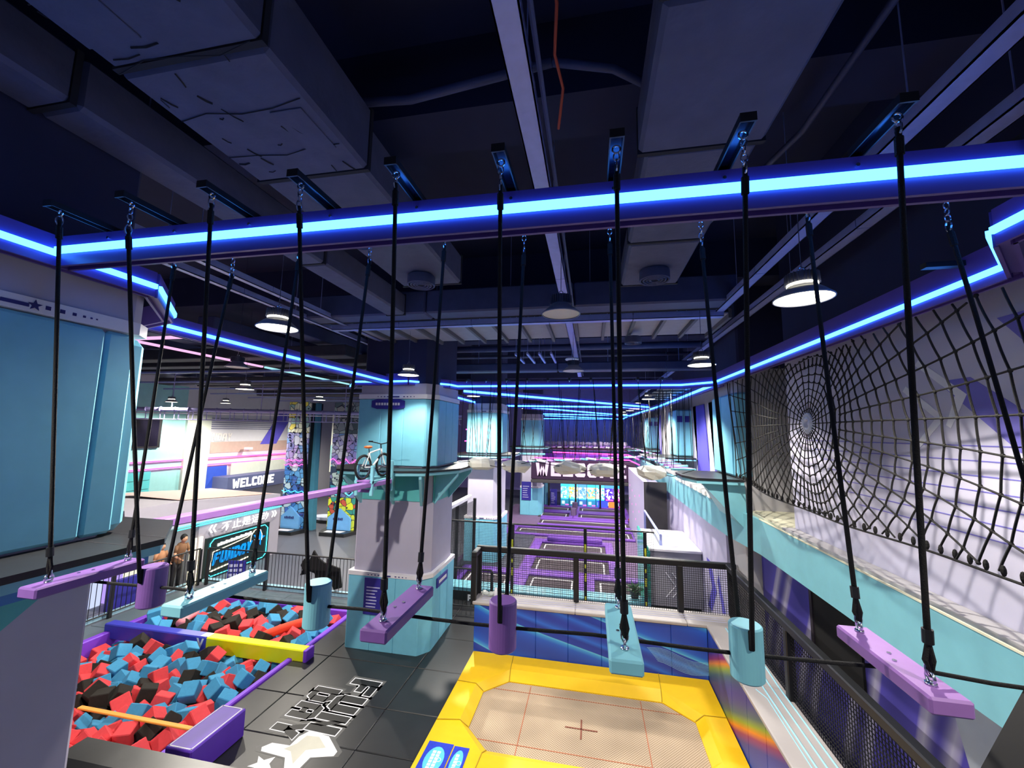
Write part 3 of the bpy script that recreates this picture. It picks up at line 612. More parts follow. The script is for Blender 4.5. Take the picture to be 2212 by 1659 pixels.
tag(m.build('arrow_print', mat('violet_print', (92, 84, 196), 0.6), None), 'violet arrow printed on the lavender wall behind the court fence', 'wall print')
# dark niche under the platform
t = thing('dark_opening', 'black opening in the violet wall under the turquoise parapet', 'opening', (3.29, 6.6, 2)); MB().box(3.27, 3.3, 6.1, 7.2, 1.75, 2.75).build('void', mat('void_black', (8, 8, 12), 0.9), t); MB().box(3.25, 3.3, 7.2, 7.27, 1.7, 2.8).build('frame', mat('dark_brown', (40, 34, 44), 0.6), t)
# white foam stepping blocks on the far parapet
for k in range(10):
    y = 10.35 + k * .48; z = 3.45
    o = MB().cbox(2.84, 3.12, y, y + .3, z, z + .13 + .02 * (k % 2), .015).build('stepping_block', mat('cream_block', (232, 226, 222), 0.6)); tag(o, 'cream block standing on the far turquoise parapet', 'block', 'cream blocks on the far parapet')
# near black mat at lower right
t = thing('near_right_platform', 'black mat corner of the platform at the lower right corner', 'platform', (1.6, 1.4, 4.0))
MB().prism([(.78, 1.18), (1.03, 1.43), (1.53, 1.9), (2.2, 2.5), (3.0, 2.5), (3.0, .9), (.78, .9)], 4.07, 4.12).build('mat', mat('dull_black_mat', (14, 14, 15), .85, noise=.4, scale=12), t); MB().prism([(1.1, 1.2), (1.55, 1.8), (2.2, 2.4), (2.95, 2.4), (2.95, .95), (1.0, .95)], 4.0, 4.068).build('rim', TURQP, t)  # mat colour darkened and roughened to offset the near lamp's glare

# ------------------------------------------------------------------ black floor mats
xs = [-6.36, -5.7, -3.65, -2.62]; ys = [4.2, 5.3, 6.34, 7.3, 8.6, 9.9, 11.2, 12.35]
for i in range(3):
    for j in range(len(ys) - 1):
        MB().cbox(xs[i] + .006, xs[i + 1] - .006, ys[j] + .006, ys[j + 1] - .006, 0, .03, .01).build('mat_panel', BLACK, FLOOR)
GM = mat('grey_mat', (86, 100, 108), 0.35, noise=.15, scale=2, bump=.1)
for i in range(4):
    MB().cbox(-11.4 + i * 1.26, -10.15 + i * 1.26, 10.65, 11.35, 0, .03, .01).build('mat_panel', GM, FLOOR)
for i in range(5): MB().cbox(-12.3, -11.5, 4.6 + i * 1.3, 5.89 + i * 1.3, 0, .03, .01).build('mat_panel', GM, FLOOR)
# printed word and star on the mats (flat print)
WPR = mat('white_print', (238, 236, 220), 0.55); BPR = mat('black_print', (18, 18, 20), 0.5); GPR = mat('grey_print', (84, 84, 84), 0.5)
fp = thing('floor_print', 'white outlined word print with star on the black floor mats', 'floor print', (-4.7, 7, .031))
UX = (-.03, -1.08, 0); UY = (1, -.04, 0)
for w_, o_, h_ in (('FUN', (-4.67, 7.98), .56), ('DAY', (-5.23, 7.6), .5)):
    letters(MB(), w_, (*o_, .031), UX, UY, h_, .0008, grow=.85, gap=1.0).build('shadow_print', GPR, fp)
    letters(MB(), w_, (*o_, .0325), UX, UY, h_, .0005, grow=.32, gap=1.0).build('outline_print', WPR, fp)
    letters(MB(), w_, (*o_, .0335), UX, UY, h_, .0005, grow=.13, gap=1.0).build('letter_print', BPR, fp)
def star(cx, cy, R, r, ph): return [(cx + (R if k % 2 == 0 else r) * cos(ph + k * pi / 5), cy + (R if k % 2 == 0 else r) * sin(ph + k * pi / 5)) for k in range(10)]
SO = [(-4.22, 6.5), (-3.9, 6.25), (-3.9, 6.16), (-4.23, 6.06), (-4.26, 5.72), (-4.36, 5.66), (-4.6, 5.98), (-5.05, 6.01), (-5.1, 6.08), (-5.01, 6.19), (-4.7, 6.2), (-4.69, 6.4), (-4.6, 6.55)]
cc = (-4.45, 6.15)
MB().prism([((x - cc[0]) * 1.14 + cc[0], (y - cc[1]) * 1.14 + cc[1]) for x, y in SO], .031, .0316).build('star_shadow', GPR, fp)
MB().prism(SO, .032, .0326).build('star_outline', WPR, fp)
MB().prism([(-4.37, 6.46), (-4.12, 6.28), (-4.39, 6.17), (-4.4, 5.9), (-4.6, 6.1), (-4.74, 6.12), (-4.62, 6.26), (-4.58, 6.44)], .033, .0334).build('star_core', mat('pale_grey_print', (190, 188, 176), .55), fp)
MB().prism([(-5.01, 5.92), (-4.87, 5.87), (-4.75, 5.96), (-4.74, 5.83), (-4.62, 5.74), (-4.78, 5.72), (-4.84, 5.6), (-4.9, 5.72), (-5.02, 5.72), (-4.93, 5.81)], .032, .0334).build('small_star', WPR, fp)

# ------------------------------------------------------------------ yellow trampoline court
SWB = mat_swirl('court_graphic', [(0, (34, 70, 176)), (.3, (36, 92, 205)), (.46, (60, 150, 226)), (.52, (96, 186, 226)), (.54, (34, 66, 176)), (.78, (30, 56, 160)), (.9, (40, 104, 214)), (1, (36, 60, 168))], (.45, .45, .7), .7, .5, rot=(.3, .5, .2))
SWC = mat_swirl('court_graphic_right', [(0, (40, 80, 190)), (.3, (50, 60, 160)), (.48, (150, 50, 110)), (.6, (235, 140, 40)), (.72, (150, 170, 60)), (.85, (80, 110, 120)), (1, (60, 60, 150))], (.7, .28, .5), .6, .45, rot=(.2, .6, .1))
ct = thing('trampoline_court_wall', 'blue swirl-printed padded wall with cream top around the yellow trampoline', 'padded wall', (0, 9.4, 0))
for k in range(7):
    x0 = -2.62 + k * .7; MB().cbox(x0 + .002, min(x0 + .7, 2.28) - .002, 9.3, 9.4, 0, 1.12, .01).build('wall_pad', SWB, ct)
for k in range(8):
    y0 = 3.7 + k * .7; MB().cbox(2.28, 2.38, y0 + .002, y0 + .698, 0, 1.12, .01).build('wall_pad', SWC, ct)
CREAM = mat('cream_vinyl', (172, 166, 166), 0.5, noise=.05, bump=.04)
for a, b_ in ((-2.66, -.37), (-.365, 1.9), (1.905, 2.94)): MB().cbox(a, b_, 9.27, 9.9, 1.12, 1.19, .015).build('top_pad', CREAM, ct)
for a, b_ in ((3.5, 5.35), (5.355, 7.3), (7.305, 9.265)): MB().cbox(2.26, 2.92, a, b_, 1.12, 1.19, .015).build('top_pad', CREAM, ct)
MB().box(-2.6, 2.9, 9.42, 9.85, 0, 1.1).build('core', mat('dark_core', (40, 44, 90), .7), ct); MB().box(2.4, 2.9, 3.5, 9.4, 0, 1.1).build('core', mat('dark_core', (40, 44, 90), .7), ct)
b = MB(); LB = mat('light_blue_print', (150, 205, 222), .5)
for dx in (.2, .32, .44): b.tube([(2.5 + dx - .1, 9.2, 1.1915), (2.5 + dx - .12, 8.0, 1.1915), (2.45 + dx - .1, 7.4, 1.1915), (2.45 + dx - .12, 4.0, 1.1915)], .014, 4)
b.tube([(2.42, 7.2, 1.1915), (2.5, 7.0, 1.1915), (2.46, 4, 1.1915)], .009, 4); b.build('circuit_print', LB, ct)
b = MB()
for dy in (.16, .26, .36): b.tube([(-2.5, 9.27 + dy, 1.1915), (-.2, 9.27 + dy, 1.1915), (.0, 9.3 + dy, 1.1915), (2.7, 9.3 + dy, 1.1915)], .006, 4)
b.build('circuit_print', mat('pale_print', (190, 190, 225), 0.6), ct)
b = MB()
for k in range(4): b.slab((2.279, 5.0 - k * .32, .55), (0, -1, 0), (0, 0, 1), [(.16 * cos(a * pi / 6) + .05 * sin(a * pi / 6), .3 * sin(a * pi / 6)) for a in range(12)], .003)
b.build('petal_print', mat('petal_print', (140, 180, 220), .5), ct)
b = MB()
for k in range(11): b.tube([(1.1 + q * .13 + .02 * k, 9.297, .62 - .028 * k - .16 * (q / 9) + .05 * sin(q * .7 + k * .15)) for q in range(10)], .003, 3)
b.build('line_print', mat('light_blue_print', (150, 205, 222), .5), ct)
o = tag(MB().lathe([(0, 0), (.05, 0), (.05, .12), (.035, .14), (.035, .2), (0, .2)], (-2.2, 9.62, 1.19), 12).build('white_bottle', WHITEP, None, True), 'white bottle standing on the court wall behind the purple log', 'bottle')
b = MB()
for k in range(7): b.sphere((-2.5 + .06 * k + random.random() * .03, 9.62 + random.random() * .1, 1.22 + random.random() * .05), .06, 7, 5, (1.2, 1, .8))
tag(b.build('plastic_bag', mat('pale_plastic', (205, 210, 205), .3)), 'crumpled pale plastic bag on the left end of the court wall', 'bag')
# trampoline: yellow pads and woven bed
yt = thing('yellow_trampoline', 'large trampoline with wide yellow pads and beige woven bed', 'trampoline', (-.17, 7.6, 0))
X0, X1, Y0, Y1 = -2.6, 2.26, 5.98, 9.28; x0, x1, y0, y1, c = -2.06, 1.74, 6.72, 8.53, .42
def ypad(poly, slope_edge):
    mb = MB(); n = len(poly); lo = [(x, y, .0) for x, y in poly]
    hi = [(x, y, .05 if i in slope_edge else .16) for i, (x, y) in enumerate(poly)]
    mb.add(lo + hi, [tuple(reversed(range(n))), tuple(range(n, 2 * n))] + [(i, (i + 1) % n, (i + 1) % n + n, i + n) for i in range(n)]); return mb
def ysec(o0, o1, i0, i1):
    """pad between outer edge o0-o1 and inner edge i0-i1, flat top then sloping lip"""
    L = lambda a, b, t_: (a[0] + (b[0] - a[0]) * t_, a[1] + (b[1] - a[1]) * t_)
    m0 = L(o0, i0, .72); m1 = L(o1, i1, .72); mb = MB(); e = .006
    P = [(*o0, .15), (*o1, .15), (*m1, .17), (*m0, .17), (*i1, .06), (*i0, .06), (*o0, 0), (*o1, 0), (*i1, 0), (*i0, 0)]
    return mb.add(P, [(0, 1, 2, 3), (3, 2, 4, 5), (6, 7, 1, 0), (5, 4, 8, 9), (1, 7, 8, 4, 2), (6, 0, 3, 5, 9)])
I = dict(fl=(x0 + c, y1), fr=(x1 - c * 1.15, y1), rf=(x1, y1 - c), rn=(x1, y0 + c), nr=(x1 - c, y0), nl=(x0 + c, y0), ln=(x0, y0 + c), lf=(x0, y1 - c))
secs = [((X0 + .9, Y1), (X1 - .95, Y1), I['fl'], I['fr']), ((X1, Y1 - 1.1), (X1, Y0 + 1.1), I['rf'], I['rn']), ((X1 - .9, Y0), (X0 + .9, Y0), I['nr'], I['nl']), ((X0, Y0 + 1.1), (X0, Y1 - 1.1), I['ln'], I['lf'])]
for q in secs: ysec(*q).build('yellow_pad', YEL, yt)
for (a, k_, b_, i0, i1) in (((X0, Y1 - 1.1), (X0, Y1), (X0 + .9, Y1), I['lf'], I['fl']), ((X1 - .95, Y1), (X1, Y1), (X1, Y1 - 1.1), I['fr'], I['rf']), ((X1, Y0 + 1.1), (X1, Y0), (X1 - .9, Y0), I['rn'], I['nr']), ((X0 + .9, Y0), (X0, Y0), (X0, Y0 + 1.1), I['nl'], I['ln'])):
    L = lambda a, b, t_: (a[0] + (b[0] - a[0]) * t_, a[1] + (b[1] - a[1]) * t_)
    m0 = L(a, i0, .72); m1 = L(b_, i1, .72)
    P = [(*a, .15), (*k_, .15), (*b_, .15), (*m1, .17), (*m0, .17), (*i1, .06), (*i0, .06), (*a, 0), (*k_, 0), (*b_, 0), (*i1, 0), (*i0, 0)]
    MB().add(P, [(0, 1, 2, 3, 4), (4, 3, 5, 6), (7, 8, 1, 0), (8, 9, 2, 1), (6, 5, 10, 11), (2, 9, 10, 5, 3), (7, 0, 4, 6, 11)]).build('yellow_corner_pad', YEL, yt)
for a, b_, z1, z2 in ((I['fl'], (X0 + .9, Y1), .075, .165), (I['fr'], (X1 - .95, Y1), .075, .165), (I['rf'], (X1, Y1 - 1.1), .075, .165), (I['lf'], (X0, Y1 - 1.1), .075, .165), (I['ln'], (X0, Y0 + 1.1), .075, .165), (I['nl'], (X0 + .9, Y0), .075, .165)):
    m_ = ((a[0] + (b_[0] - a[0]) * .28), (a[1] + (b_[1] - a[1]) * .28))
    MB().tube([(*a, .07), (*m_, .175), (*b_, .155)], .008, 5).build('pad_seam', mat('seam_yellow', (170, 140, 10), .6), yt)
BED = mat_weave('woven_bed', (214, 192, 166), (158, 136, 110), .022)
MB().prism([(X0 + .2, Y0 + .2), (X1 - .2, Y0 + .2), (X1 - .2, Y1 - .2), (X0 + .2, Y1 - .2)], .02, .04).build('woven_bed', BED, yt)
ST = mat('orange_stitch', (170, 92, 58), .7)
for a in ((-2.0, 1.7, 8.27, 8.282), (-2.0, 1.7, 6.95, 6.962)): MB().box(a[0], a[1], a[2], a[3], .041, .044).build('stitch_line', ST, yt)
for x in (-1.2, .86): MB().box(x, x + .012, 6.75, 8.5, .041, .044).build('stitch_line', ST, yt)
m = MB().box(-.47, .07, 7.52, 7.545, .044, .047); m.box(-.213, -.187, 7.3, 7.76, .044, .047); m.build('centre_cross', mat('brown_cross', (120, 66, 50), .7), yt)
SIGB = mat('deep_blue_sheet', (40, 60, 190), .4, noise=.3, scale=30)
for k, (xa, lb) in enumerate(((-2.52, 'blue sticker sheet with pale oval, left one on the yellow pad corner'), (-2.1, 'blue sticker sheet with pale oval, right one on the yellow pad corner'))):
    t = thing('sticker_sheet', lb, 'sticker', (xa, 6.3, .16)); dy = -.02 * k; w = .4 if k == 0 else .24
    MB().box(xa, xa + w, 5.95, 6.58 + dy, .165, .172).build('sheet', SIGB, t)
    MB().slab((xa + w * .5, 6.24, .172), (1, 0, 0), (0, 1, 0), [(w * .36 * cos(a * pi / 10), .25 * sin(a * pi / 10)) for a in range(20)], .002).build('oval', mat('sky_print', (90, 190, 230), .5), t)
    b = MB()
    for r in range(2 - k): 
        for q in range(6): b.box(xa + w * .34 + r * .07, xa + w * .34 + r * .07 + .05, 6.06 + q * .06, 6.105 + q * .06, .174, .176)
    b.torus((xa + w * .68, 6.25, .176), (0, 0, 1), .035, .005, 12, 4); b.build('print', WPR, t)

# ------------------------------------------------------------------ mesh fences
def net_panel(o, ux, L, H, step, r, name, m_, parent, skip=0):
    """square mesh of thin wires as one part"""
    mb = MB(); o = Vector(o); ux = Vector(ux).normalized(); n = Vector((-ux.y, ux.x, 0)); uz = Vector((0, 0, 1))
    def w(p, q, a, b):
        vs = [p + a * r + b * r, p - a * r + b * r, p - a * r - b * r, p + a * r - b * r]; vs += [v + (q - p) for v in vs]
        mb.add(vs, [(0, 1, 5, 4), (1, 2, 6, 5), (2, 3, 7, 6), (3, 0, 4, 7)])
    k = 0
    while k * step <= L: w(o + ux * k * step, o + ux * k * step + uz * H, ux, n); k += 1
    k = 0
    while k * step <= H: w(o + uz * k * step, o + uz * k * step + ux * L, uz, n); k += 1
    return tag(mb.build(name, m_, parent), kind='stuff')
NETM = mat('black_net_cord', (22, 22, 28), .8)
cf = thing('court_fence', 'black framed mesh fence on top of the court wall', 'fence', (0, 9.8, 1.15))
MB().cbox(-2.72, 3.02, 9.74, 9.86, 2.15, 2.27, .015).build('top_rail', BMETAL, cf); MB().cbox(2.79, 2.91, 2.5, 9.74, 2.15, 2.27, .015).build('top_rail', BMETAL, cf); MB().cbox(-2.72, -2.6, 9.3, 9.74, 2.12, 2.25, .015).build('top_rail', BMETAL, cf)
for p in ((-2.72, 9.74), (-.42, 9.74), (1.82, 9.74), (2.85, 9.74), (2.79, 7.0), (2.79, 4.4), (-2.72, 9.3)): MB().cbox(p[0], p[0] + .12, p[1], p[1] + .12, 1.1 if p[1] < 9.5 and p[0] > 0 or p[0] < -2 else 1.19, 2.16, .015).build('post', BMETAL, cf)
net_panel((-2.6, 9.8, 1.19), (1, 0, 0), 5.45, .96, .045, .0035, 'mesh', NETM, cf)
net_panel((2.85, 9.74, .3), (0, -1, 0), 6.6, 1.85, .05, .004, 'mesh', NETM, cf)
ff = thing('park_fence', 'tall black safety net with thin rail in front of the purple trampolines', 'fence', (-1.5, 12.2, .3))
MB().tube([(-4.45, 12.2, 2.28), (1.7, 12.2, 2.28)], .025, 8).build('top_rail', BMETAL, ff)
for x in (-2.31, -.19, 1.45):
    p = MB().cbox(x - .045, x + .045, 12.15, 12.25, .28, 2.28, .01).build('padded_post', BMETAL, ff)
    b = MB()
    for z0 in (.55, 1.35): letters(b, 'FUNDAY', (x - .025, 12.148, z0 + .5), (0, 0, -1), (1, 0, 0), .05, .003, gap=.6)
    for z0 in (1.75, 1.2, .35): b.box(x - .02, x + .02, 12.145, 12.148, z0, z0 + .1)
    b.build('yellow_lettering', mat('yellow_print', (214, 220, 60), .6), p)
net_panel((-4.4, 12.2, .3), (1, 0, 0), 6.1, 1.95, .045, .0028, 'mesh', NETM, ff)
for x, y in ((-4.4, 13.2), (-4.15, 14.4)): MB().cbox(x - .05, x + .05, y, y + .1, .1, 2.6, .01).build('side_post', BMETAL, ff)
MB().cbox(-4.45, -4.3, 12.2, 14.6, 2.55, 2.7, .03).build('white_roll', WHITEP, ff)
net_panel((-4.4, 12.2, .3), (.08, 1, 0), 2.3, 2.2, .045, .003, 'mesh', NETM, ff)
# kerb with word
kb = thing('park_kerb', 'low kerb with turquoise top and white word on black in front of the trampolines', 'kerb', (-1, 12.4, 0))
MB().box(-5.2, 2.9, 12.35, 12.95, 0, .3).build('turquoise_top', TURQ, kb); MB().box(-5.2, 2.9, 12.32, 12.349, .12, .19).build('white_line', WHITEP, kb); MB().box(-5.2, 2.9, 12.3, 12.348, -.0, .12).build('black_front', BLACK, kb)
letters(MB(), 'FUNDAY', (-3.62, 12.12, .0), (1, 0, 0), (0, .0, 1), .2, .01, gap=.6).build('word', WHITEP, kb)
kb2 = MB().box(-5.2, -2.7, 12.13, 12.16, 0, .28).build('black_strip', BLACK, kb)

# balustrades around the pit zone
def balustrade(label, pts, h=1.13, step=.115, posts=1.9):
    t = thing('balustrade', label, 'railing', (*pts[0], 0))
    for (a, b_) in zip(pts[:-1], pts[1:]):
        a = Vector((*a, 0)); b_ = Vector((*b_, 0)); d = b_ - a; L = d.length; u = d.normalized()
        for z, r in ((h, .024), (.14, .018)): MB().cyl(a + Vector((0, 0, z)), b_ + Vector((0, 0, z)), r, n=8).build('rail', BMETAL, t)
        n = max(1, int(L / step))
        for k in range(1, n):
            p = a + d * (k / n); MB().cyl(p + Vector((0, 0, .14)), p + Vector((0, 0, h)), .0085, n=5, caps=False).build('baluster', BMETAL, t)
        n = max(1, round(L / posts))
        for k in range(n + 1):
            p = a + d * (k / n); MB().cbox(p.x - .04, p.x + .04, p.y - .04, p.y + .04, 0, h - .02, .008).build('post', BMETAL, t)
    return t
balustrade('long black balustrade behind the foam pit', [(-12.1, 11.42), (-5.7, 11.5)])
balustrade('black balustrade along the far left side of the foam pit', [(-12.45, 6.6), (-12.3, 11.3)])
balustrade('short black balustrade between the big pillar and the court', [(-4.3, 11.5), (-2.75, 11.5)])
MB().box(-12.4, -5.7, 11.55, 11.75, 0, .09).build('kerb_strip', mat('pale_blue_kerb', (150, 190, 210), .5), FLOOR)
MB().box(-12.62, -12.5, 5, 11.6, 0, .09).build('kerb_strip', mat('pale_blue_kerb', (150, 190, 210), .5), FLOOR)
# black plush shape hanging behind the rail
b = MB().slab((-8.95, 11.75, 0), (1, 0, 0), (0, 0, 1), [(0, .45), (.08, .62), (.0, .75), (.1, .95), (.3, .93), (.42, 1.22), (.6, 1.0), (.8, .88), (1.35, .75), (1.45, .2), (1.2, .12), (1.1, .3), (.6, .3), (.5, .55), (.3, .6), (.2, .5)], .06)
tag(b.build('black_cutout', mat('black_felt', (12, 12, 14), .9)), 'black star-topped animal cut-out behind the balustrade by the big pillar', 'cut-out')
t = thing('blue_floor_sign', 'small navy folding sign with white print behind the balustrade under the bright sign', 'sign', (-11.8, 11.9, 0))
MB().slab((-11.85, 11.95, 0), (.5, .2, 0), (0, 0, 1), [(0, 0), (1, 0), (1, .58), (0, .6)], .03).build('panel', NAVY, t); b = MB()
for k in range(3):
    for q in range(3): b.slab((-11.85, 11.905, 0), (.5, .2, 0), (0, 0, 1), [(.1 + q * .28, .1 + k * .15), (.3 + q * .28, .1 + k * .15), (.3 + q * .28, .19 + k * .15), (.1 + q * .28, .19 + k * .15)], .004)
b.build('print', mat('pale_print', (190, 190, 225), 0.6), t)

# ------------------------------------------------------------------ foam pit
pr = thing('foam_pit_frame', 'purple padded kerb round the foam pit', 'pit frame', (-8.9, 7.6, 0))
MB().cbox(PX0 - .06, PX1 + .08, PY1 - .02, PY1 + .1, -.3, .1, .02).build('kerb_pad', PPAD, pr); MB().cbox(PX1 - .04, PX1 + .08, PY0, PY1, -.3, .07, .02).build('kerb_pad', PPAD, pr)
MB().cbox(PX0 - .1, PX0 + .06, PY0, PY1, -.3, .09, .02).build('kerb_pad', PPAD, pr); MB().cbox(PX0, PX1, PY0 - .1, PY0 + .04, -.3, .07, .02).build('kerb_pad', PPAD, pr)
FR = mat('red_foam', (222, 70, 76), .9, noise=.12, scale=20, bump=.1); FBL = mat('blue_foam', (66, 146, 190), .9, noise=.12, scale=20, bump=.1); FK = mat('black_foam', (40, 36, 32), .95, noise=.3, scale=20, bump=.1)
cube_me = {}
def cube_mesh(key, m_, s):
    k = (key, s)
    if k not in cube_me:
        o = MB().cbox(-s / 2, s / 2, -s / 2, s / 2, -s / 2, s / 2, .012).build('foam_cube', m_); cube_me[k] = o.data; bpy.data.objects.remove(o)
    return cube_me[k]
random.seed(11)
def heap(x0, x1, y0, y1, n, zb, nm):
    pts = []; tries = 0
    while len(pts) < n and tries < 20000:
        tries += 1; p = (random.uniform(x0, x1), random.uniform(y0, y1))
        dm = .27 if tries < 8000 else .225
        if all((p[0] - q[0]) ** 2 + (p[1] - q[1]) ** 2 > dm * dm for q in pts): pts.append(p)
    for p in pts:
        key, m_ = random.choice([('red', FR)] * 5 + [('blue', FBL)] * 5 + [('black', FK)] * 4)
        o = bpy.data.objects.new('foam_cube', cube_mesh(key, m_, random.choice((.25, .27)))); COL.objects.link(o)
        o.location = (p[0], p[1], zb + random.uniform(-.1, .17)); o.rotation_euler = (random.uniform(-1, 1), random.uniform(-1, 1), random.uniform(0, pi))
        tag(o, '%s foam cube lying in the %s part of the foam pit' % (key, nm), 'foam cube', '%s foam cubes, %s part of the pit' % (key, nm))
heap(-11.1, -6.65, 8.75, 10.35, 92, -.02, 'far')
heap(-10.2, -6.65, 4.85, 8.05, 175, -.08, 'near')
mb = MB()
for k in range(420):
    x = random.uniform(-11.2, -6.65); y = random.uniform(4.8, 10.35); s = .14
    Mx = Matrix.Translation((x, y, -.3 + random.uniform(-.08, .08))) @ Matrix.Rotation(random.uniform(0, 3), 4, 'Z') @ Matrix.Rotation(random.uniform(-.6, .6), 4, 'X')
    mb.cur = random.choice((0, 1, 2)); mb.cbox(-s, s, -s, s, -s, s, .012, Mx)
mb.cur = 0
tag(mb.build('foam_filling', [FR, FBL, FK]), 'deeper layer of mixed foam cubes under the top ones in the pit', 'foam filling', kind='stuff')
t = thing('pit_divider', 'half blue, half yellow padded beam lying across the foam pit', 'padded beam', (-8.7, 8.4, .2))
MB().cbox(-11.55, -8.62, 8.27, 8.5, -.08, .25, .02).build('blue_half', mat('royal_vinyl', (58, 62, 178), .4, noise=.1, bump=.1), t); MB().cbox(-8.62, -6.1, 8.27, 8.5, -.08, .25, .02).build('yellow_half', mat('lemon_vinyl', (222, 226, 20), .45, noise=.06, bump=.1), t)
MB().cbox(-6.1, -6.02, 8.25, 8.52, -.0, .26, .01).build('end_cap', PPAD, t); MB().box(-6.2, -6.04, 8.3, 8.46, 0.03, .06).build('foot', BMETAL, t)
b = MB(); b.slab((-8.86, 8.265, .02), (1, 0, 0), (0, 0, 1), [(0, .2), (.05, .2), (.1, .08), (.15, .2), (.2, .2), (.12, 0), (.08, 0)], .003); b.box(-8.8, -8.6, 8.3, 8.47, .251, .254); b.build('white_mark', WHITEP, t)
t = thing('purple_pad_block', 'purple padded block with white outline at the near corner of the foam pit', 'block', (-5.8, 5.7, .2))
MB().cbox(-6.02, -5.56, 5.28, 6.22, .03, .45, .02).build('block', mat('violet_vinyl', (92, 52, 180), .45, noise=.12, bump=.1), t); b = MB()
for a in ((-5.985, -5.595, 5.31, 5.325), (-5.985, -5.595, 6.175, 6.19), (-5.985, -5.97, 5.31, 6.19), (-5.61, -5.595, 5.31, 6.19)): b.box(*a, .45, .453)
b.build('white_outline', WHITEP, t)
tag(MB().cbox(-8.6, -6.2, 5.9, 5.98, .2, .23, .008).build('orange_strap', mat('orange_strap', (240, 160, 62), .6)), 'orange strap stretched across the near foam pit', 'strap')
t = thing('black_foam_bolster', 'big black padded barrier at the bottom left edge', 'barrier', (-4.8, 4.3, 0))
MB().cbox(-6.3, -3.0, 4.1, 4.5, 0, 1.1, .05).build('body', BLACK, t); MB().box(-6.28, -3.02, 4.12, 4.125, 1.03, 1.045).build('piping', SEAM, t)
b = MB()
for k in range(6): b.box(-5.72 + k * .1, -5.64 + k * .1, 4.09, 4.1, .82 - .03 * (k % 2), .9)
b.build('colour_print', mat_cells('colour_print', [(70, 170, 210), (220, 70, 80), (60, 60, 150)], 14), t)
def noodle(label, p, q, r, m_):
    d = (Vector(q) - Vector(p)); mb = MB().tube([Vector(p) + d * (k / 6) + Vector((0, 0, .03 * sin(pi * k / 6))) for k in range(7)], r, 12); return tag(mb.build('foam_roll', m_, None, True), label, 'foam roll')
t = noodle('pale pink foam roll lying left in the far part of the pit', (-10.35, 9.55, .1), (-9.9, 8.75, .22), .1, mat('pink_foam', (232, 140, 150), .8))
noodle('orange-red foam roll lying right in the far part of the pit', (-7.7, 8.75, .1), (-6.95, 9.45, .26), .1, mat('orange_foam', (240, 74, 50), .85))

# ------------------------------------------------------------------ purple trampolines
CARP = mat('plum_carpet', (104, 84, 120), .8, noise=.2); BEDM = mat('dark_bed', (62, 52, 62), .8, noise=.25, scale=3)
struct(MB().box(-5.2, 2.95, 12.95, 28.4, 0, .02).build('floor_park', CARP)); 
for k in range(4): struct(MB().box(-5.0, -2.7, 14.95 + k * 1.5, 16.4 + k * 1.5, .02, .05).build('floor_mat_%d' % (k + 1), mat('slate_mat', (62, 64, 80), .6)))
PT = mat('park_purple', (112, 66, 172), .5, noise=.08, bump=.06)
def tramp(label, x0, x1, y0, y1, px0, px1, py0, py1, z=.02, g=.16):
    t = thing('trampoline', label, 'trampoline', ((x0 + x1) / 2, (y0 + y1) / 2, z), 'purple-padded trampolines')
    MB().box(x0 - g, x1 + g, y0 - g, y1 + g, z, z + .02).build('bed', BEDM, t)
    b = MB(); w = .05
    for a in ((x0, x1, y1 - w, y1), (x0, x0 + w, y0, y1), (x1 - w, x1, y0, y1)): b.box(*a, z + .02, z + .026)
    b.build('white_line', WHITEP, t)
    for a in ((px0, px1, y1 + g, py1), (px0, px1, py0, y0 - g), (px0, x0 - g, y0 - g, y1 + g), (x1 + g, px1, y0 - g, y1 + g)):
        if a[1] - a[0] > .04 and a[3] - a[2] > .04: MB().cbox(a[0], a[1], a[2], a[3], z, z + .09, .02).build('pad', PT, t)
    return t
tramp('dark trampoline in the front row, left, just beyond the big pillar', -4.2, -2.84, 13.27, 14.4, -4.65, -2.45, 12.97, 15.0)
tramp('dark trampoline in the front row, middle', -2.0, -.63, 13.27, 14.44, -2.45, -.2, 12.97, 15.0)
tramp('dark trampoline in the front row, right', .24, 1.6, 13.27, 14.46, -.2, 2.2, 12.97, 15.0)
tramp('dark trampoline in the second row inside a wide purple frame', -2.04, .45, 15.3, 16.55, -2.6, .88, 15.02, 16.85)
tramp('dark trampoline in the third row behind a dark bolster', -2.05, .4, 17.35, 18.7, -2.6, .88, 17.15, 19.35)
tag(MB().cbox(-2.1, .55, 16.88, 17.12, .04, .3, .05).build('bolster', mat('plum_vinyl', (70, 48, 80), .5)), 'long dark bolster between the second and third row trampolines', 'bolster')
tag(MB().cbox(-2.0, .45, 18.95, 19.15, .11, .3, .04).build('bolster', PT), 'purple bolster at the back of the third row trampoline', 'bolster')
tramp('very wide dark trampoline in the fourth row', -3.62, 1.75, 20.5, 21.4, -4.3, 1.98, 20.1, 21.9)
tramp('wide dark trampoline in the fifth row', -2.74, 1.8, 22.8, 23.65, -2.9, 1.98, 22.4, 24.2)
tramp('small dark trampoline in the sixth row, left', -3.0, -1.5, 24.8, 25.7, -2.95, -1.1, 24.4, 26.4)
tramp('small dark trampoline in the sixth row, right', -.64, 1.8, 24.8, 25.7, -1.08, 2.2, 24.4, 26.4)
tramp('dark trampoline in the last row, left', -3.6, -1.5, 26.8, 27.7, -4.2, -1.1, 26.42, 28.3)
tramp('dark trampoline in the last row, right', -.62, 1.6, 26.8, 27.8, -1.08, 2.2, 26.42, 28.3)
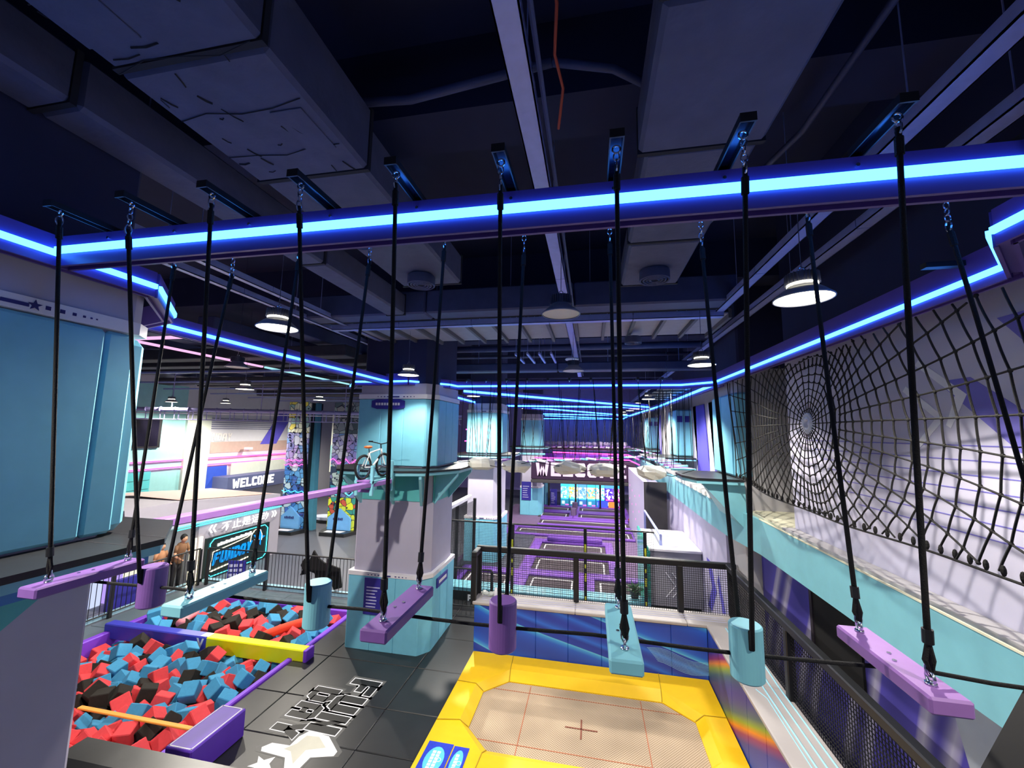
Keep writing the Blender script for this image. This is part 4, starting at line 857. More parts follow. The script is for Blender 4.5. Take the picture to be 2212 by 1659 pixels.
for y, s in ((25.0, .0), (27.0, .02)): tag(MB().prism([(-1.2, y), (-.95, y), (-.9, y + .35), (-1.08, y + .55), (-1.25, y + .35)], .1, .5).build('plum_wedge', CARP), 'plum wedge between trampolines, ' + ('nearer one' if y < 26 else 'farther one'), 'wedge')
for x, y, l in ((1.35, 24.2, 'left'), (2.1, 24.0, 'right')): tag(MB().sphere((x, y, .23), .12, 14, 9).build('red_ball', mat('red_ball', (150, 50, 50), .5), None, True), 'dark red ball on the right side of the far trampolines, %s one' % l, 'ball')

# white box and glass by the lavender wall
t = thing('white_box', 'large box with white top and grey arrow-printed front behind the court fence', 'box', (2.2, 13.4, 0))
MB().box(1.6, 2.95, 12.35, 14.7, 0, 1.74).build('body', mat('grey_box', (150, 148, 158), .7), t); MB().cbox(1.56, 2.96, 12.3, 14.75, 1.75, 1.82, .01).build('top', WHITEP, t)
b = MB()
for dx in (.25, .42): b.tube([(1.75 + dx, 12.34, .55), (2.0 + dx, 12.34, .85), (1.75 + dx, 12.34, 1.2)], .012, 4)
b.build('arrow_outline', WPR, t)
m_ = bpy.data.materials.new('green_glass'); m_.use_nodes = True; q = m_.node_tree.nodes['Principled BSDF']; q.inputs['Base Color'].default_value = (.08, .75, .6, 1); q.inputs['Transmission Weight'].default_value = .7; q.inputs['Roughness'].default_value = .1; q.inputs['Emission Color'].default_value = (.05, .8, .6, 1); q.inputs['Emission Strength'].default_value = .12  # green light on the glass comes from its own colour and faint emission
tag(MB().cbox(1.46, 1.52, 12.35, 14.3, .1, 2.0, .01).build('green_glass_panel', m_), 'upright green-lit glass panel left of the white-topped box', 'glass panel')
pl = thing('potted_fern', 'small green leafy plant behind the turquoise plank', 'plant', (1.2, 12.9, .1)); MB().lathe([(0, 0), (.1, 0), (.14, .2), (0, .2)], (1.2, 12.75, .3), 10).build('pot', BMETAL, pl)
LF = mat('leaf_green', (40, 96, 48), .6, noise=.3, scale=20)
for k in range(42):
    a = random.uniform(0, 2 * pi); e = random.uniform(.1, 1.2); L = random.uniform(.22, .4); d = Vector((cos(a) * cos(e), sin(a) * cos(e), sin(e))); s = Vector((-sin(a), cos(a), 0)) * .028; c0 = Vector((1.2, 12.75, .48))
    MB().add([c0, c0 + d * L * .5 + s, c0 + d * L + Vector((0, 0, -.05)), c0 + d * L * .5 - s], [(0, 1, 2, 3), (3, 2, 1, 0)]).build('leaf', LF, pl)
t = thing('dark_partition', 'tall dark-fronted lavender partition at the right of the far trampolines', 'partition', (2.2, 20, 0))
MB().cbox(2.0, 2.55, 17.0, 23.6, 0, 3.15, .02).build('side_wall', mat('lavender_wall', (186, 180, 210), 0.7), t); MB().box(2.02, 2.86, 16.9, 16.99, 0, 3.13).build('dark_front', mat('charcoal_board', (54, 52, 56), .8), t); b = MB()
for k in range(12): b.sphere((1.985, 17.5 + (k * 37 % 50) / 9, .9 + (k * 23 % 17) / 10), .05, 6, 4, (.2, 1, 1))
b.build('glowing_dots', glow('pink_dots', (1, .25, .7), 1.5), t)
tag(MB().tube([(1.95, 12.7, 1.0), (1.95, 12.7, 2.1), (1.98, 16.5, 2.1), (1.98, 16.5, 1.0)], .04, 8).build('grey_handrail', GALV), 'sloping grey handrail before the dark partition', 'handrail')

# ------------------------------------------------------------------ far end: welcome bridge, neon, arcade machines
wb = thing('welcome_bridge', 'dark bridge board with pale WELCOME letters and pink neon edge', 'sign', (-.6, 24, 2))
DKB = mat('dark_plum_board', (44, 22, 52), .5)
MB().cbox(-3.5, 2.45, 24.0, 24.15, 2.28, 3.4, .02).build('board', DKB, wb); MB().cbox(-3.5, 2.45, 23.9, 24.2, 2.08, 2.26, .02).build('lower_beam', mat('charcoal_board', (54, 52, 56), .8), wb)
letters(MB(), 'WELCOME', (-3.22, 23.99, 2.48), (1.13, 0, 0), (0, 0, 1), .78, .03, gap=.75).build('lettering', mat('pale_pink_letters', (206, 180, 214), .5), wb)
MB().tube([(-3.3, 23.95, 3.52), (2.1, 23.95, 3.52), (2.5, 22.7, 3.36)], .035, 6).build('neon_tube', PINKN, wb)
wb2 = thing('upper_neon_bridge', 'second pink neon-edged bridge behind the welcome board', 'bridge', (0, 27, 3.4)); MB().cbox(-3.4, 2.6, 27.1, 28.4, 3.35, 3.62, .03).build('deck', PPAD, wb2); MB().tube([(-2.5, 27.0, 3.72), (2.3, 27.0, 3.66), (2.75, 25.2, 3.5)], .04, 6).build('neon_tube', PINKN, wb2)
MB().cbox(-3.6, 2.6, 27.0, 28.2, 3.9, 4.05, .03).build('upper_deck', DKB, wb2)
st = thing('stone_wall_prop', 'row of pale lit stones on the purple upper bridge', 'stones', (-.5, 30, 4))
for k in range(16):
    x = -4.0 + k * .42; MB().sphere((x, 30, 4.25), .2, 7, 5, (1.1, .7, .55 + .3 * random.random())).build('stone', mat('pale_lilac_stone', (210, 190, 230), .6), st)
MB().box(-4.6, 2.7, 29.8, 30.4, 3.75, 4.12).build('base', mat('lilac_base', (150, 110, 200), .6), st)
for x, l in ((-2.85, 'leftmost'), (-1.05, 'second from left'), (.55, 'third from left'), (2.05, 'rightmost')):
    tag(MB().cbox(x - .06, x + .06, 27.9, 28.02, 0.1, 2.6, .01).build('slim_post', BMETAL), 'slim black post before the arcade machines, ' + l, 'post')
ARC = [((120, 220, 250), (70, 190, 230)), ((250, 225, 60), (90, 200, 240)), ((150, 190, 250), (90, 160, 240)), ((250, 190, 120), (80, 200, 235)), ((235, 220, 200), (80, 200, 235)), ((110, 70, 220), (70, 40, 190)), ((190, 80, 200), (120, 50, 180))]
for k, (c1, c2) in enumerate(ARC):
    x = -2.12 + k * .6; y = 28.7; lb = ['pale blue', 'yellow-filled', 'violet-filled', 'orange-filled', 'cream-filled', 'purple', 'pink and purple'][k]
    t = thing('claw_machine', 'glowing %s claw machine in the far arcade row, number %s from the left' % (lb, ['one', 'two', 'three', 'four', 'five', 'six', 'seven'][k]), 'arcade machine', (x, y, 0), 'claw machines at the far end')
    MB().cbox(x + .01, x + .58, y, y + .6, 0, .55, .02).build('cabinet', mat('cabinet_%d' % k, c2, .4), t)
    MB().cbox(x + .02, x + .57, y + .03, y + .6, .55, 1.3, .02).build('lit_window', mat_cells('window_%d' % k, [c1, (240, 244, 250), c2, c1, (250, 250, 255)], 9, 1.1), t)
    MB().cbox(x + .01, x + .58, y - .02, y + .6, 1.3, 1.5, .03).build('marquee', glow('marquee_%d' % (k % 3), lin(c2), 1.6), t)
    MB().cbox(x + .05, x + .54, y - .05, y, .5, .56, .01).build('control_bar', CYAN if k < 5 else PINKN, t); MB().cbox(x + .1, x + .3, y - .03, y, .15, .36, .01).build('prize_chute', glow('chute_white', (.7, .9, 1), 1.0), t); MB().box(x + .34, x + .56, y - .02, y, .08, .14).build('foot_light', PINKN, t)
tag(MB().cbox(1.1, 1.65, 28.3, 28.5, .1, .45, .01).build('orange_light_box', glow('orange_glow', (1, .22, .05), 1.6)), 'orange glowing light box at the right end of the arcade', 'light box')
tag(MB().cbox(.4, 1.05, 28.3, 28.5, .1, .5, .01).build('blue_light_box', glow('blue_glow', (.05, .08, 1), 1.6)), 'deep blue glowing light box near the right end of the arcade', 'light box')
tag(MB().cbox(-4.9, -3.3, 28.4, 28.8, 0, 2.9, .02).build('grey_wall_piece', GREYW), 'grey wall piece left of the arcade', 'wall piece'); tag(MB().cbox(-3.3, -2.9, 28.5, 28.9, 0, 2.9, .02).build('turquoise_post', TURQ), 'pale turquoise post left of the arcade', 'post')
board('navy_notice', 'small navy notice board standing left of the arcade machines', 'notice board', -2.75, -2.3, 28.1, .1, 1.2, NAVY, 6)
tag(MB().tube([(-2.8 + k * .2, 28.9, 2.05 + .1 * sin(k * 1.7) + .05 * sin(k * 3.1)) for k in range(25)], .02, 5).build('wavy_neon', glow('dim_cyan', (.1, .6, .7), 1.8), None), 'wavy pale cyan neon line above the arcade machines', 'neon')
nc = thing('neon_cross', 'pink neon cross with cyan arms seen left of the second pillar', 'neon sign', (-6.3, 22, 4.5))
MB().tube([(-6.55, 22, 5.75), (-6.55, 22, 4.45)], .035, 6).build('pink_upright', PINKN, nc); MB().tube([(-6.95, 22, 5.1), (-6.5, 22, 5.1)], .035, 6).build('pink_arm', PINKN, nc); MB().tube([(-6.5, 22, 5.1), (-6.0, 22, 5.1)], .03, 6).build('cyan_arm', CYAN, nc); MB().tube([(-7.0, 22, 4.45), (-6.5, 22, 4.45)], .03, 6).build('pink_foot', PINKN, nc); MB().cyl((-6.55, 22, 5.75), (-6.55, 22, 9), .008, n=4).build('wire', BMETAL, nc)

# ------------------------------------------------------------------ hanging course elements
def bracket(x, y0, y1, z, label=None):
    t = thing('hanger_bracket', label or 'x', 'bracket', (x, (y0 + y1) / 2, z), 'black channel brackets on the blue beams')
    m = MB().box(x - .032, x + .032, y0, y1, z + .028, z + .034); m.box(x - .032, x - .026, y0, y1, z, z + .028); m.box(x + .026, x + .032, y0, y1, z, z + .028); m.box(x - .032, x + .032, y0 - .008, y0, z - .004, z + .036)
    m.build('channel', BMETAL, t)
    MB().box(x - .026, x + .026, y0, y1, z + .022, z + .0279).build('shiny_inside', GLOSS, t)
    return t
def chain(parent, top, n, r=.013, w=.0035):
    z = top[2]
    for k in range(n):
        ax = (1, 0, 0) if k % 2 else (0, 1, 0)
        MB().torus((top[0], top[1], z - r * 1.55), ax, r, w, 12, 5, 1.55, (0, 0, 1)).build('chain_link', CHROME, parent)
        z -= r * 2 * 1.55 - w * 1.6
    return z
def hang_rope(parent, top, bot, nlink, r=.0105, thimble=True):
    z = chain(parent, top, nlink)
    MB().torus((top[0], top[1], z - .03), (1, 0, 0), .017, .004, 14, 5, 1.8, (0, 0, 1)).build('thimble', CHROME, parent)
    a = Vector((top[0], top[1], z - .03)); b = Vector(bot); d = b - a
    sag = Vector((random.uniform(-.006, .006), 0, 0))
    m = MB().tube([a + d * (k / 8) + sag * sin(pi * k / 8) for k in range(9)], r, 7); o = m.build('rope', ROPE, parent, True)
    MB().cyl(a + d * .02, a + d * .055, r * 1.5, n=8).build('top_sleeve', ROPE, parent)
    return o
def eye_bolt(parent, x, y, z):
    m = MB().torus((x, y, z + .022), (1, 0, 0), .02, .005, 14, 6); m.cyl((x, y, z - .002), (x, y, z + .006), .018, n=12); m.build('eye_bolt', CHROME, parent, True)
NEAR = [(-3.16, -3.0, 'plank', 'purple'), (-2.62, -2.57, 'log', 'purple'), (-2.06, -2.045, 'plank', 'turq'), (-1.5, -1.465, 'log', 'turq'), (-.955, -.955, 'plank', 'purple'), (-.415, -.435, 'log', 'purple'), (.12, .13, 'plank', 'turq'), (.645, .665, 'log', 'turq'), (1.21, 1.2, 'plank', 'lav')]
links = [0, 3, 0, 2, 0, 2, 1, 3, 0]
NMN = {'purple': 'purple', 'turq': 'turquoise', 'lav': 'lavender'}; CM = {'purple': PURP, 'turq': TURQP, 'lav': LAV}
PLACE = ['leftmost, beside the left platform', 'before the left balustrade', 'over the foam pit, left of centre', 'left of the big pillar', 'in front of the big pillar base', 'centre of view', 'over the swirl-printed court wall', 'right of centre', 'rightmost, over the black mesh fence']
for k, (xt, xb, kind, c) in enumerate(NEAR):
    bk = bracket(xt, 1.68, 2.5, 6.29, ['leftmost', 'second', 'third', 'fourth', 'fifth', 'sixth', 'seventh', 'eighth', 'ninth'][k] + ' black bracket from the left on the nearest blue-lit beam')
    m = MB().box(xt - .025, xt + .025, 2.03, 2.05, 6.2, 6.3); m.build('foot_plate', BMETAL, bk); MB().cyl((xt, 1.985, 6.245), (xt, 2.03, 6.245), .009, n=8).build('bolt', CHROME, bk)
    MB().torus((xt, 1.74, 6.275), (0, 1, 0), .018, .0045, 12, 6).build('eye_ring', CHROME, bk); MB().torus((xt, 2.43, 6.275), (0, 1, 0), .018, .0045, 12, 6).build('eye_ring', CHROME, bk)
    if kind == 'plank':
        t = thing('hanging_plank', '%s stepping plank hanging on two black ropes, %s' % (NMN[c], PLACE[k]), 'hanging plank', (xb, 2.03, 4.1), 'rope-hung planks of the near course')
        w = .066; y0, y1 = 1.75, 2.3
        MB().cbox(xb - w, xb + w, y0, y1, 4.06, 4.118, .008).build('board', CM[c], t)
        b = MB()
        for y in (1.99, 2.05): b.cyl((xb - .01 + (y - 2.02) * .3, y, 4.117), (xb - .01 + (y - 2.02) * .3, y, 4.122), .008, n=10)
        b.build('screw_head', CHROME, t)
        for yt, yb in ((1.74, 1.84), (2.43, 2.24)):
            eye_bolt(t, xb, yb, 4.12); hang_rope(t, (xt, yt, 6.26), (xb, yb, 4.17), links[k])
            d = Vector((xt - xb, yt - yb, 2.1)).normalized(); p = Vector((xb, yb, 4.16))
            MB().cyl(p + d * .1, p + d * .15, .017, n=10).build('clamp_sleeve', BMETAL, t); MB().tube([p + d * .1, p + d * .04 + Vector((.012, 0, 0)), p + Vector((.004, 0, -.012)), p + d * .04 - Vector((.012, 0, 0)), p + d * .1], .0095, 6).build('rope_loop', ROPE, t)
            MB().torus(p + Vector((0, 0, .01)), (0, 1, 0), .014, .0038, 12, 5, 1.9, (0, 0, 1)).build('shackle', CHROME, t)
    else:
        t = thing('hanging_log', '%s round log hanging on two black ropes, %s' % (NMN[c], PLACE[k]), 'hanging log', (xb, 2.07, 4.05), 'rope-hung logs of the near course')
        R = .068; m = MB().lathe([(0, 3.945), (R - .008, 3.945), (R, 3.953), (R, 4.165), (R - .006, 4.172), (0, 4.172)], (xb, 2.07, 0), 32); m.build('body', CM[c], t, False)
        for p in t.children: pass
        for s in (-1, 1): MB().cbox(xb - .012, xb + .012, 2.07 + s * R - .006, 2.07 + s * R + .003, 4.09, 4.174, .004).build('slot', mat('void_black', (8, 8, 12), 0.9), t)
        for yt, s in ((1.74, -1), (2.43, 1)):
            hang_rope(t, (xt, yt, 6.26), (xb, 2.07 + s * (R + .006), 4.1), links[k])
# cable threaded through the logs
pts = [(-3.4, 2.04, 4.02)] + [(x, 2.07, 4.055 - .012 * abs(sin(x * 2.6))) for x in [-3.0 + .2 * k for k in range(22)]] + [(1.18, 2.07, 4.048)]
tag(MB().tube(pts, .0085, 7).build('threaded_cable', ROPE, None, True), 'black cable running through the hanging logs and under the planks', 'cable')
tag(MB().tube([(1.2, 1.84, 4.16), (1.4, 1.86, 4.135), (1.9, 1.9, 4.1), (2.4, 1.95, 4.12)], .0075, 7).build('tail_cable', ROPE, None, True), 'thin black cable leaving the lavender plank to the right edge', 'cable')
bk = bracket(1.87, 1.68, 2.5, 6.29, 'tenth black bracket, at the upper right edge on the nearest beam'); m = MB().box(1.845, 1.895, 1.97, 1.99, 6.2, 6.3); m.build('foot_plate', BMETAL, bk)
t = thing('loose_rope', 'black rope hanging from the far end of the upper right bracket', 'rope', (1.87, 2.43, 6.2)); hang_rope(t, (1.87, 2.43, 6.26), (2.12, 2.4, 4.1), 3)
for (y, l) in ((3.5, 'near'), (5.3, 'middle'), (7.0, 'far')):
    t = thing('hanger_bracket', 'small black bracket on the long right blue beam, %s one' % l, 'bracket', (2.8, y, 6.3)); MB().box(2.5 if l == 'near' else 2.74, 2.86, y - .03, y + .03, 6.29, 6.33).build('channel', BMETAL, t); MB().box(2.76, 2.8, y - .02, y + .02, 6.24, 6.29).build('foot_plate', BMETAL, t)

# stones hanging in the second bay
ROCK = mat('cream_resin', (246, 242, 228), .5, noise=.12, scale=4, bump=.2)
random.seed(5)
HX = [-3.15, -2.63, -2.1, -1.57, -1.05, -.52, 0.0, .55, 1.1, 1.65]
for k, (x, y, z) in enumerate([(-2.76, 10.1, 4.2), (-1.86, 10.15, 4.16), (-.53, 10.1, 4.17), (.31, 10.1, 4.14), (1.36, 9.95, 4.14)]):
    t = thing('hanging_stone', 'cream faceted climbing stone on ropes in the second bay, %s from the left' % ['first', 'second', 'third', 'fourth', 'fifth'][k], 'climbing stone', (x, y, z), 'hanging cream stones of the second bay')
    m = MB().sphere((0, 0, 0), 1, 9, 6); vs = []
    for v in m.v: f = 1 + random.uniform(-.16, .16); vs.append((x + v[0] * .38 * f, y + v[1] * .2 * f, z + (v[2] * .14 if v[2] > 0 else v[2] * .18) * f))
    MB().add(vs, m.f).build('stone', ROCK, t)
    for s in (-1, 1):
        p = (x + s * .13, y, z + .15); xt = x + s * .26; q = MB(); q.torus((p[0], p[1], p[2] + .02), (0, 1, 0), .02, .005, 10, 5); q.cyl((p[0], p[1], p[2] + .04), (p[0], p[1], p[2] + .14), .012, n=6); q.build('shackle', CHROME, t)
        MB().cyl((p[0], p[1], p[2] + .12), (xt, 9.95, 6.3), .008, n=5).build('rope', ROPE, t); 
        MB().cyl((p[0] + .02, p[1] + .02, p[2] + .12), (xt + .02, 10.3, 6.3), .007, n=5).build('rope', ROPE, t)
for k, x in enumerate(HX):
    t = thing('hanger_bracket', 'x', 'bracket', (x, 10.1, 6.3), 'small brackets on the far cross beam'); t['label'] = 'small black bracket standing on the far blue cross beam'
    MB().box(x - .03, x + .03, 9.9, 10.4, 6.29, 6.34).build('channel', BMETAL, t); MB().torus((x, 9.93, 6.27), (1, 0, 0), .025, .007, 10, 5).build('eye_ring', CHROME, t)
tag(MB().tube([(-3.1, 10.0, 4.25), (-2.3, 10.0, 4.12), (-1.4, 10.0, 4.28), (-.1, 10.0, 4.1), (.8, 10.0, 4.27), (1.8, 9.9, 4.05), (2.3, 10.0, 4.2)], .008, 5).build('slack_line', ROPE), 'thin slack black line linking the hanging cream stones', 'rope')
# small planks on ropes, second bay right side and beyond
def small_plank(x, y, rz, m_, label, grp, L=.62, z=4.12, ztop=6.25, spread=.1, bd=None):
    t = thing('hanging_plank', label, 'hanging plank', (x, y, z), grp)
    Mx = Matrix.Translation((x, y, z)) @ Matrix.Rotation(rz, 4, 'Z') @ Matrix.Rotation(random.uniform(-.08, .08), 4, 'Y')
    MB().cbox(-L / 2, L / 2, -.06, .06, -.03, .03, .01, Mx).build('board', m_, t)
    for s in (-1, 1):
        p = Mx @ Vector((s * L * .42, 0, .03)); MB().cyl(p, (p.x + random.uniform(-spread, spread), p.y + random.uniform(-.1, .1), ztop) if bd is None else (x + s * bd[0] * .16, y + s * bd[1] * .16, ztop), .008, n=5).build('rope', ROPE, t)
for k in range(12):
    x, y = 2.3 + .05 * (k % 2), 11.1 + k * .44
    small_plank(x, y, .25 * (-1) ** k, [TURQP, LAV][k % 2], ['turquoise', 'lavender'][k % 2] + ' small plank on ropes in the row beyond the right platform', ['turquoise', 'lavender'][k % 2] + ' planks beyond the right platform', ztop=6.3)
    if k % 2 == 0:
        t = thing('hanger_bracket', 'long thin black arm on the far right blue beam carrying plank ropes', 'bracket', (2.5, y, 6.3), 'long arms on the far right blue beam'); MB().box(1.9, 2.9, y - .03, y + .5, 6.29, 6.31).build('channel', BMETAL, t)
def on_diag(t_): return -3.7 + 6.15 * t_, 11.3 + 7.1 * t_
for k in range(5):
    x, y = on_diag(.02 + .035 * k); small_plank(x, y, .6 + .3 * (-1) ** k, [WHITEP, LAV, TURQP][k % 3], 'small pale plank on ropes just right of the big pillar', 'planks right of the big pillar', .5, ztop=6.1, bd=(.655, .756))
for k in range(18):
    x, y = on_diag(.25 + .74 * k / 17); small_plank(x, y, 2.4 + .2 * (-1) ** k, [LAV, TURQP, WHITEP][k % 3], 'tiny plank on ropes over the far trampolines', 'far planks over the trampolines', .4, 4.05, 6.1, bd=(.655, .756))
for k in range(14):
    a = .05 + .9 * k / 13; small_plank(-3.0 + 5.4 * a, 25.6 + 1.6 * a, .3, [WHITEP, LAV][k % 2], 'very distant tiny step on ropes near the pink neon', 'very distant steps near the neon', .24, 4.1, 6.1, bd=(.959, .284))
for k in range(10):
    a = .05 + .09 * k; small_plank(2.85 - .35 * a, 18.2 + 9.1 * a, 1.6, [TURQP, LAV][k % 2], 'distant step on ropes along the far right side', 'distant steps on the far right', .4, 4.1, 6.1, bd=(-.04, .999))
tag(MB().cbox(-3.05, -1.9, 17.1, 17.2, 4.05, 4.13, .02).build('pale_bar', TURQP), 'pale turquoise bar beside the platform of the second pillar', 'bar')

# ------------------------------------------------------------------ spider web climbing net
nt_ = thing('rope_spider_net', 'huge black rope net in spider-web pattern hanging before the right wall', 'climbing net', (2.8, 5.98, 5.17))
CY, CZ = 5.98, 5.17; YA, YB = 2.3, 8.86
def zlo(y): return 4.03 + .16 * max(0, (y - 6.5) / 2.4) ** 1.5 + .035 * max(0, (5.2 - y) / 2.5)
ZHI = 6.06
NETR = mat('net_rope', (22, 21, 20), .75, noise=.3, scale=120, bump=.3)
def netx(y, z):        # the sheet bulges and sags slightly
    return 2.8 + .05 * sin(y * 1.3) * cos(z * 2) - .03 * sin(y * 3.1 + z)
def inside(y, z): return YA <= y <= YB and zlo(y) <= z <= ZHI
def npt(r, th):
    w = 1 + .012 * sin(7 * th + r * 9) / max(r, .3)
    e = 1.0
    return CY + r * w * cos(th) * e, CZ + r * w * sin(th)
def runs(seq):
    out = []; cur = []
    for y, z in seq:
        if inside(y, z): cur.append((netx(y, z), y, z))
        else:
            if len(cur) > 1: out.append(cur)
            cur = []
    if len(cur) > 1: out.append(cur)
    return out
kn = MB(); NR = 27
rings = [.12 + .075 * k * (1 + .035 * k) for k in range(24)]
rings = [r for r in rings if r < 3.9]
def nrad(r): return 28 if r < .75 else 56
for ri, r in enumerate(rings):
    n = nrad(r) * 4
    seq = []
    for k in range(n + 1):
        th = 2 * pi * k / n; ph = (k % 4) / 4; sag = .011 * (4 * ph * (1 - ph)) * min(1, r / .5)
        y, z = npt(r - sag, th); seq.append((y, z))
    for run in runs(seq): MB().tube(run, .0085 if r > .5 else .0065, 5, caps=True).build('ring_rope', NETR, nt_)
    for k in range(nrad(r)):
        th = 2 * pi * k / nrad(r); y, z = npt(r, th)
        if inside(y, z): kn.sphere((netx(y, z), y, z), .017 if r > .5 else .011, 6, 4)
for k in range(84):
    th = 2 * pi * k / 84; r0 = 1.9
    for r0, r1, nn in ((.1, .75, 28), (.75, 4.2, 56)):
        if k < nn:
            th = 2 * pi * k / nn; seq = [npt(r0 + (r1 - r0) * q / 30, th) for q in range(31)]
            for run in runs(seq): MB().tube(run, .0085 if r0 > .5 else .0065, 5).build('radial_rope', NETR, nt_)
kn.build('knots', NETR, nt_)['kind'] = 'stuff'
bd = [(netx(y, zlo(y)), y, zlo(y)) for y in [YA + (YB - YA) * k / 60 for k in range(61)]]
MB().tube(bd, .01, 6).build('bottom_rope', NETR, nt_)
MB().tube([(netx(YB, z), YB, z) for z in [zlo(YB) + (ZHI - zlo(YB)) * k / 12 for k in range(13)]], .01, 6).build('edge_rope', NETR, nt_)
lp = MB()
for k in range(46):
    y = YA + .08 + (YB - YA - .1) * k / 45; z = zlo(y) + .045; lp.sphere((netx(y, z), y, z), .02, 6, 5, (1, .8, 2.0))
lp.build('bottom_wrappings', NETR, nt_)['kind'] = 'stuff'
b = MB(); b.torus((2.8, CY, CZ), (1, 0, 0), .075, .028, 20, 8)
for k in range(20): th = 2 * pi * k / 20; b.sphere((2.8, CY + .11 * cos(th), CZ + .12 * sin(th)), .026, 6, 4)
b.build('centre_ring', mat('clear_plastic_ring', (220, 224, 232), .25), nt_, True)

# ------------------------------------------------------------------ balance beam and bicycle
bb = thing('balance_beam', 'long narrow purple balance beam from the left platform to the big pillar', 'beam', (-4.1, 5.5, 3.9))
MB().cbox(0, .17, 0, 4.8, 3.885, 3.98, .012, Matrix.Translation((-4.86, 3.25, 0)) @ Matrix.Rotation(-.122, 4, 'Z')).build('timber', LAV, bb); MB().box(-4.4, -4.28, 7.3, 8.1, 3.86, 3.884).build('under_plate', TURQP, bb)
fr = thing('bicycle_stand', 'turquoise frame holding the bicycle at the end of the purple beam', 'stand', (-4.35, 7.7, 3.8))
for x, y in ((-4.52, 7.35), (-4.2, 7.35), (-4.55, 8.1), (-4.18, 8.1)): MB().cbox(x - .03, x + .03, y - .03, y + .03, 3.72, 4.3 if y < 8 else 4.35, .006).build('post', TURQP, fr)
for x in (-4.52, -4.2): MB().cbox(x - .03, x + .03, 7.3, 8.2, 3.95, 4.01, .006).build('side_rail', TURQP, fr)
MB().cbox(-4.52, -4.2, 7.35, 7.4, 3.78, 3.84, .006).build('cross_bar', LAV, fr); MB().cbox(-4.5, -4.2, 7.3, 7.42, 3.98, 4.02, .006).build('wheel_rest', LAV, fr)
bi = thing('bicycle', 'small white bicycle with orange saddle and black tyres', 'bicycle', (-4.37, 7.65, 4.26))
RB, FB = Vector((-4.42, 7.38, 4.26)), Vector((-4.34, 8.02, 4.27)); bx = Vector((.125, .99, 0)).normalized(); side = Vector((.99, -.125, 0))
TY = mat('tyre_rubber', (22, 22, 24), .8); WHF = mat('bike_white', (232, 234, 232), .3)
for c_ in (RB, FB):
    w = MB().torus(c_, side, .225, .024, 30, 8).build('tyre', TY, bi, True); MB().torus(c_, side, .2, .008, 28, 5).build('rim', CHROME, w)
    s = MB()
    for k in range(16): a = 2 * pi * k / 16; s.cyl(c_, c_ + (bx * cos(a) + Vector((0, 0, sin(a)))) * .2, .0015, n=3)
    s.cyl(c_ - side * .04, c_ + side * .04, .018, n=8); s.build('spokes', CHROME, w)
BBk = RB + bx * .26 + Vector((0, 0, -.02)); ST_ = RB + bx * .16 + Vector((0, 0, .27)); HD = FB - bx * .1 + Vector((0, 0, .33)); HB = FB - bx * .07 + Vector((0, 0, .22))
m = MB()
for a, b_, r in ((BBk, ST_, .015), (ST_, HD, .016), (BBk, HB, .02), (HD, HB, .02)): m.cyl(a, b_, r, n=8)
for s in (-1, 1): m.cyl(BBk + side * s * .02, RB + side * s * .035, .009, n=6); m.cyl(ST_ + side * s * .015, RB + side * s * .035, .009, n=6)
m.build('frame', WHF, bi, True)
m = MB()
for s in (-1, 1): m.cyl(HB + side * s * .01, FB + side * s * .04, .012, n=6)
m.build('fork', WHF, bi)
m = MB(); m.cyl(HD, HD + Vector((0, 0, .1)) + bx * -.02, .012, n=8); m.tube([HD + Vector((0, 0, .1)) + side * s * .24 + bx * (-.06 if abs(s) > .9 else -.01) + Vector((0, 0, .05 * abs(s))) for s in (-1, -.5, 0, .5, 1)], .011, 7); m.build('handlebar', BMETAL, bi)
m = MB()
for s in (-1, 1): m.cyl(HD + Vector((0, 0, .15)) + side * s * .18 - bx * .05, HD + Vector((0, 0, .152)) + side * s * .27 - bx * .07, .016, n=8)
m.build('grips', TY, bi)
MB().cyl(ST_, ST_ + Vector((0, 0, .1)) - bx * .02, .01, n=6).build('seat_post', BMETAL, bi)
sd = ST_ + Vector((0, 0, .12)) - bx * .03; m = MB().sphere((0, 0, 0), 1, 10, 6); vs = []
for v in m.v: w = .06 if v[0] < 0 else .06 * (1 - .6 * v[0]); p = sd + bx * v[0] * .13 + side * v[1] * w + Vector((0, 0, v[2] * .03)); vs.append(p)
MB().add(vs, m.f).build('saddle', mat('orange_leather', (214, 108, 46), .5), bi, True)
m = MB(); m.cyl(BBk + side * .03, BBk + side * .04, .05, n=16); m.cyl(BBk + side * .04, BBk + side * .05 + bx * .11 + Vector((0, 0, -.04)), .008, n=5); m.cyl(BBk - side * .04, BBk - side * .05 - bx * .11 + Vector((0, 0, .04)), .008, n=5); m.cyl(RB + side * .03, RB + side * .038, .03, n=12)
m.build('crank', BMETAL, bi)
for s in (-1, 1): MB().cbox(-.035, .035, -.02, .02, -.008, .008, .003, Matrix.Translation(BBk + side * s * .09 + bx * s * .11 + Vector((0, 0, -.04 * s)))).build('pedal', TY, bi)

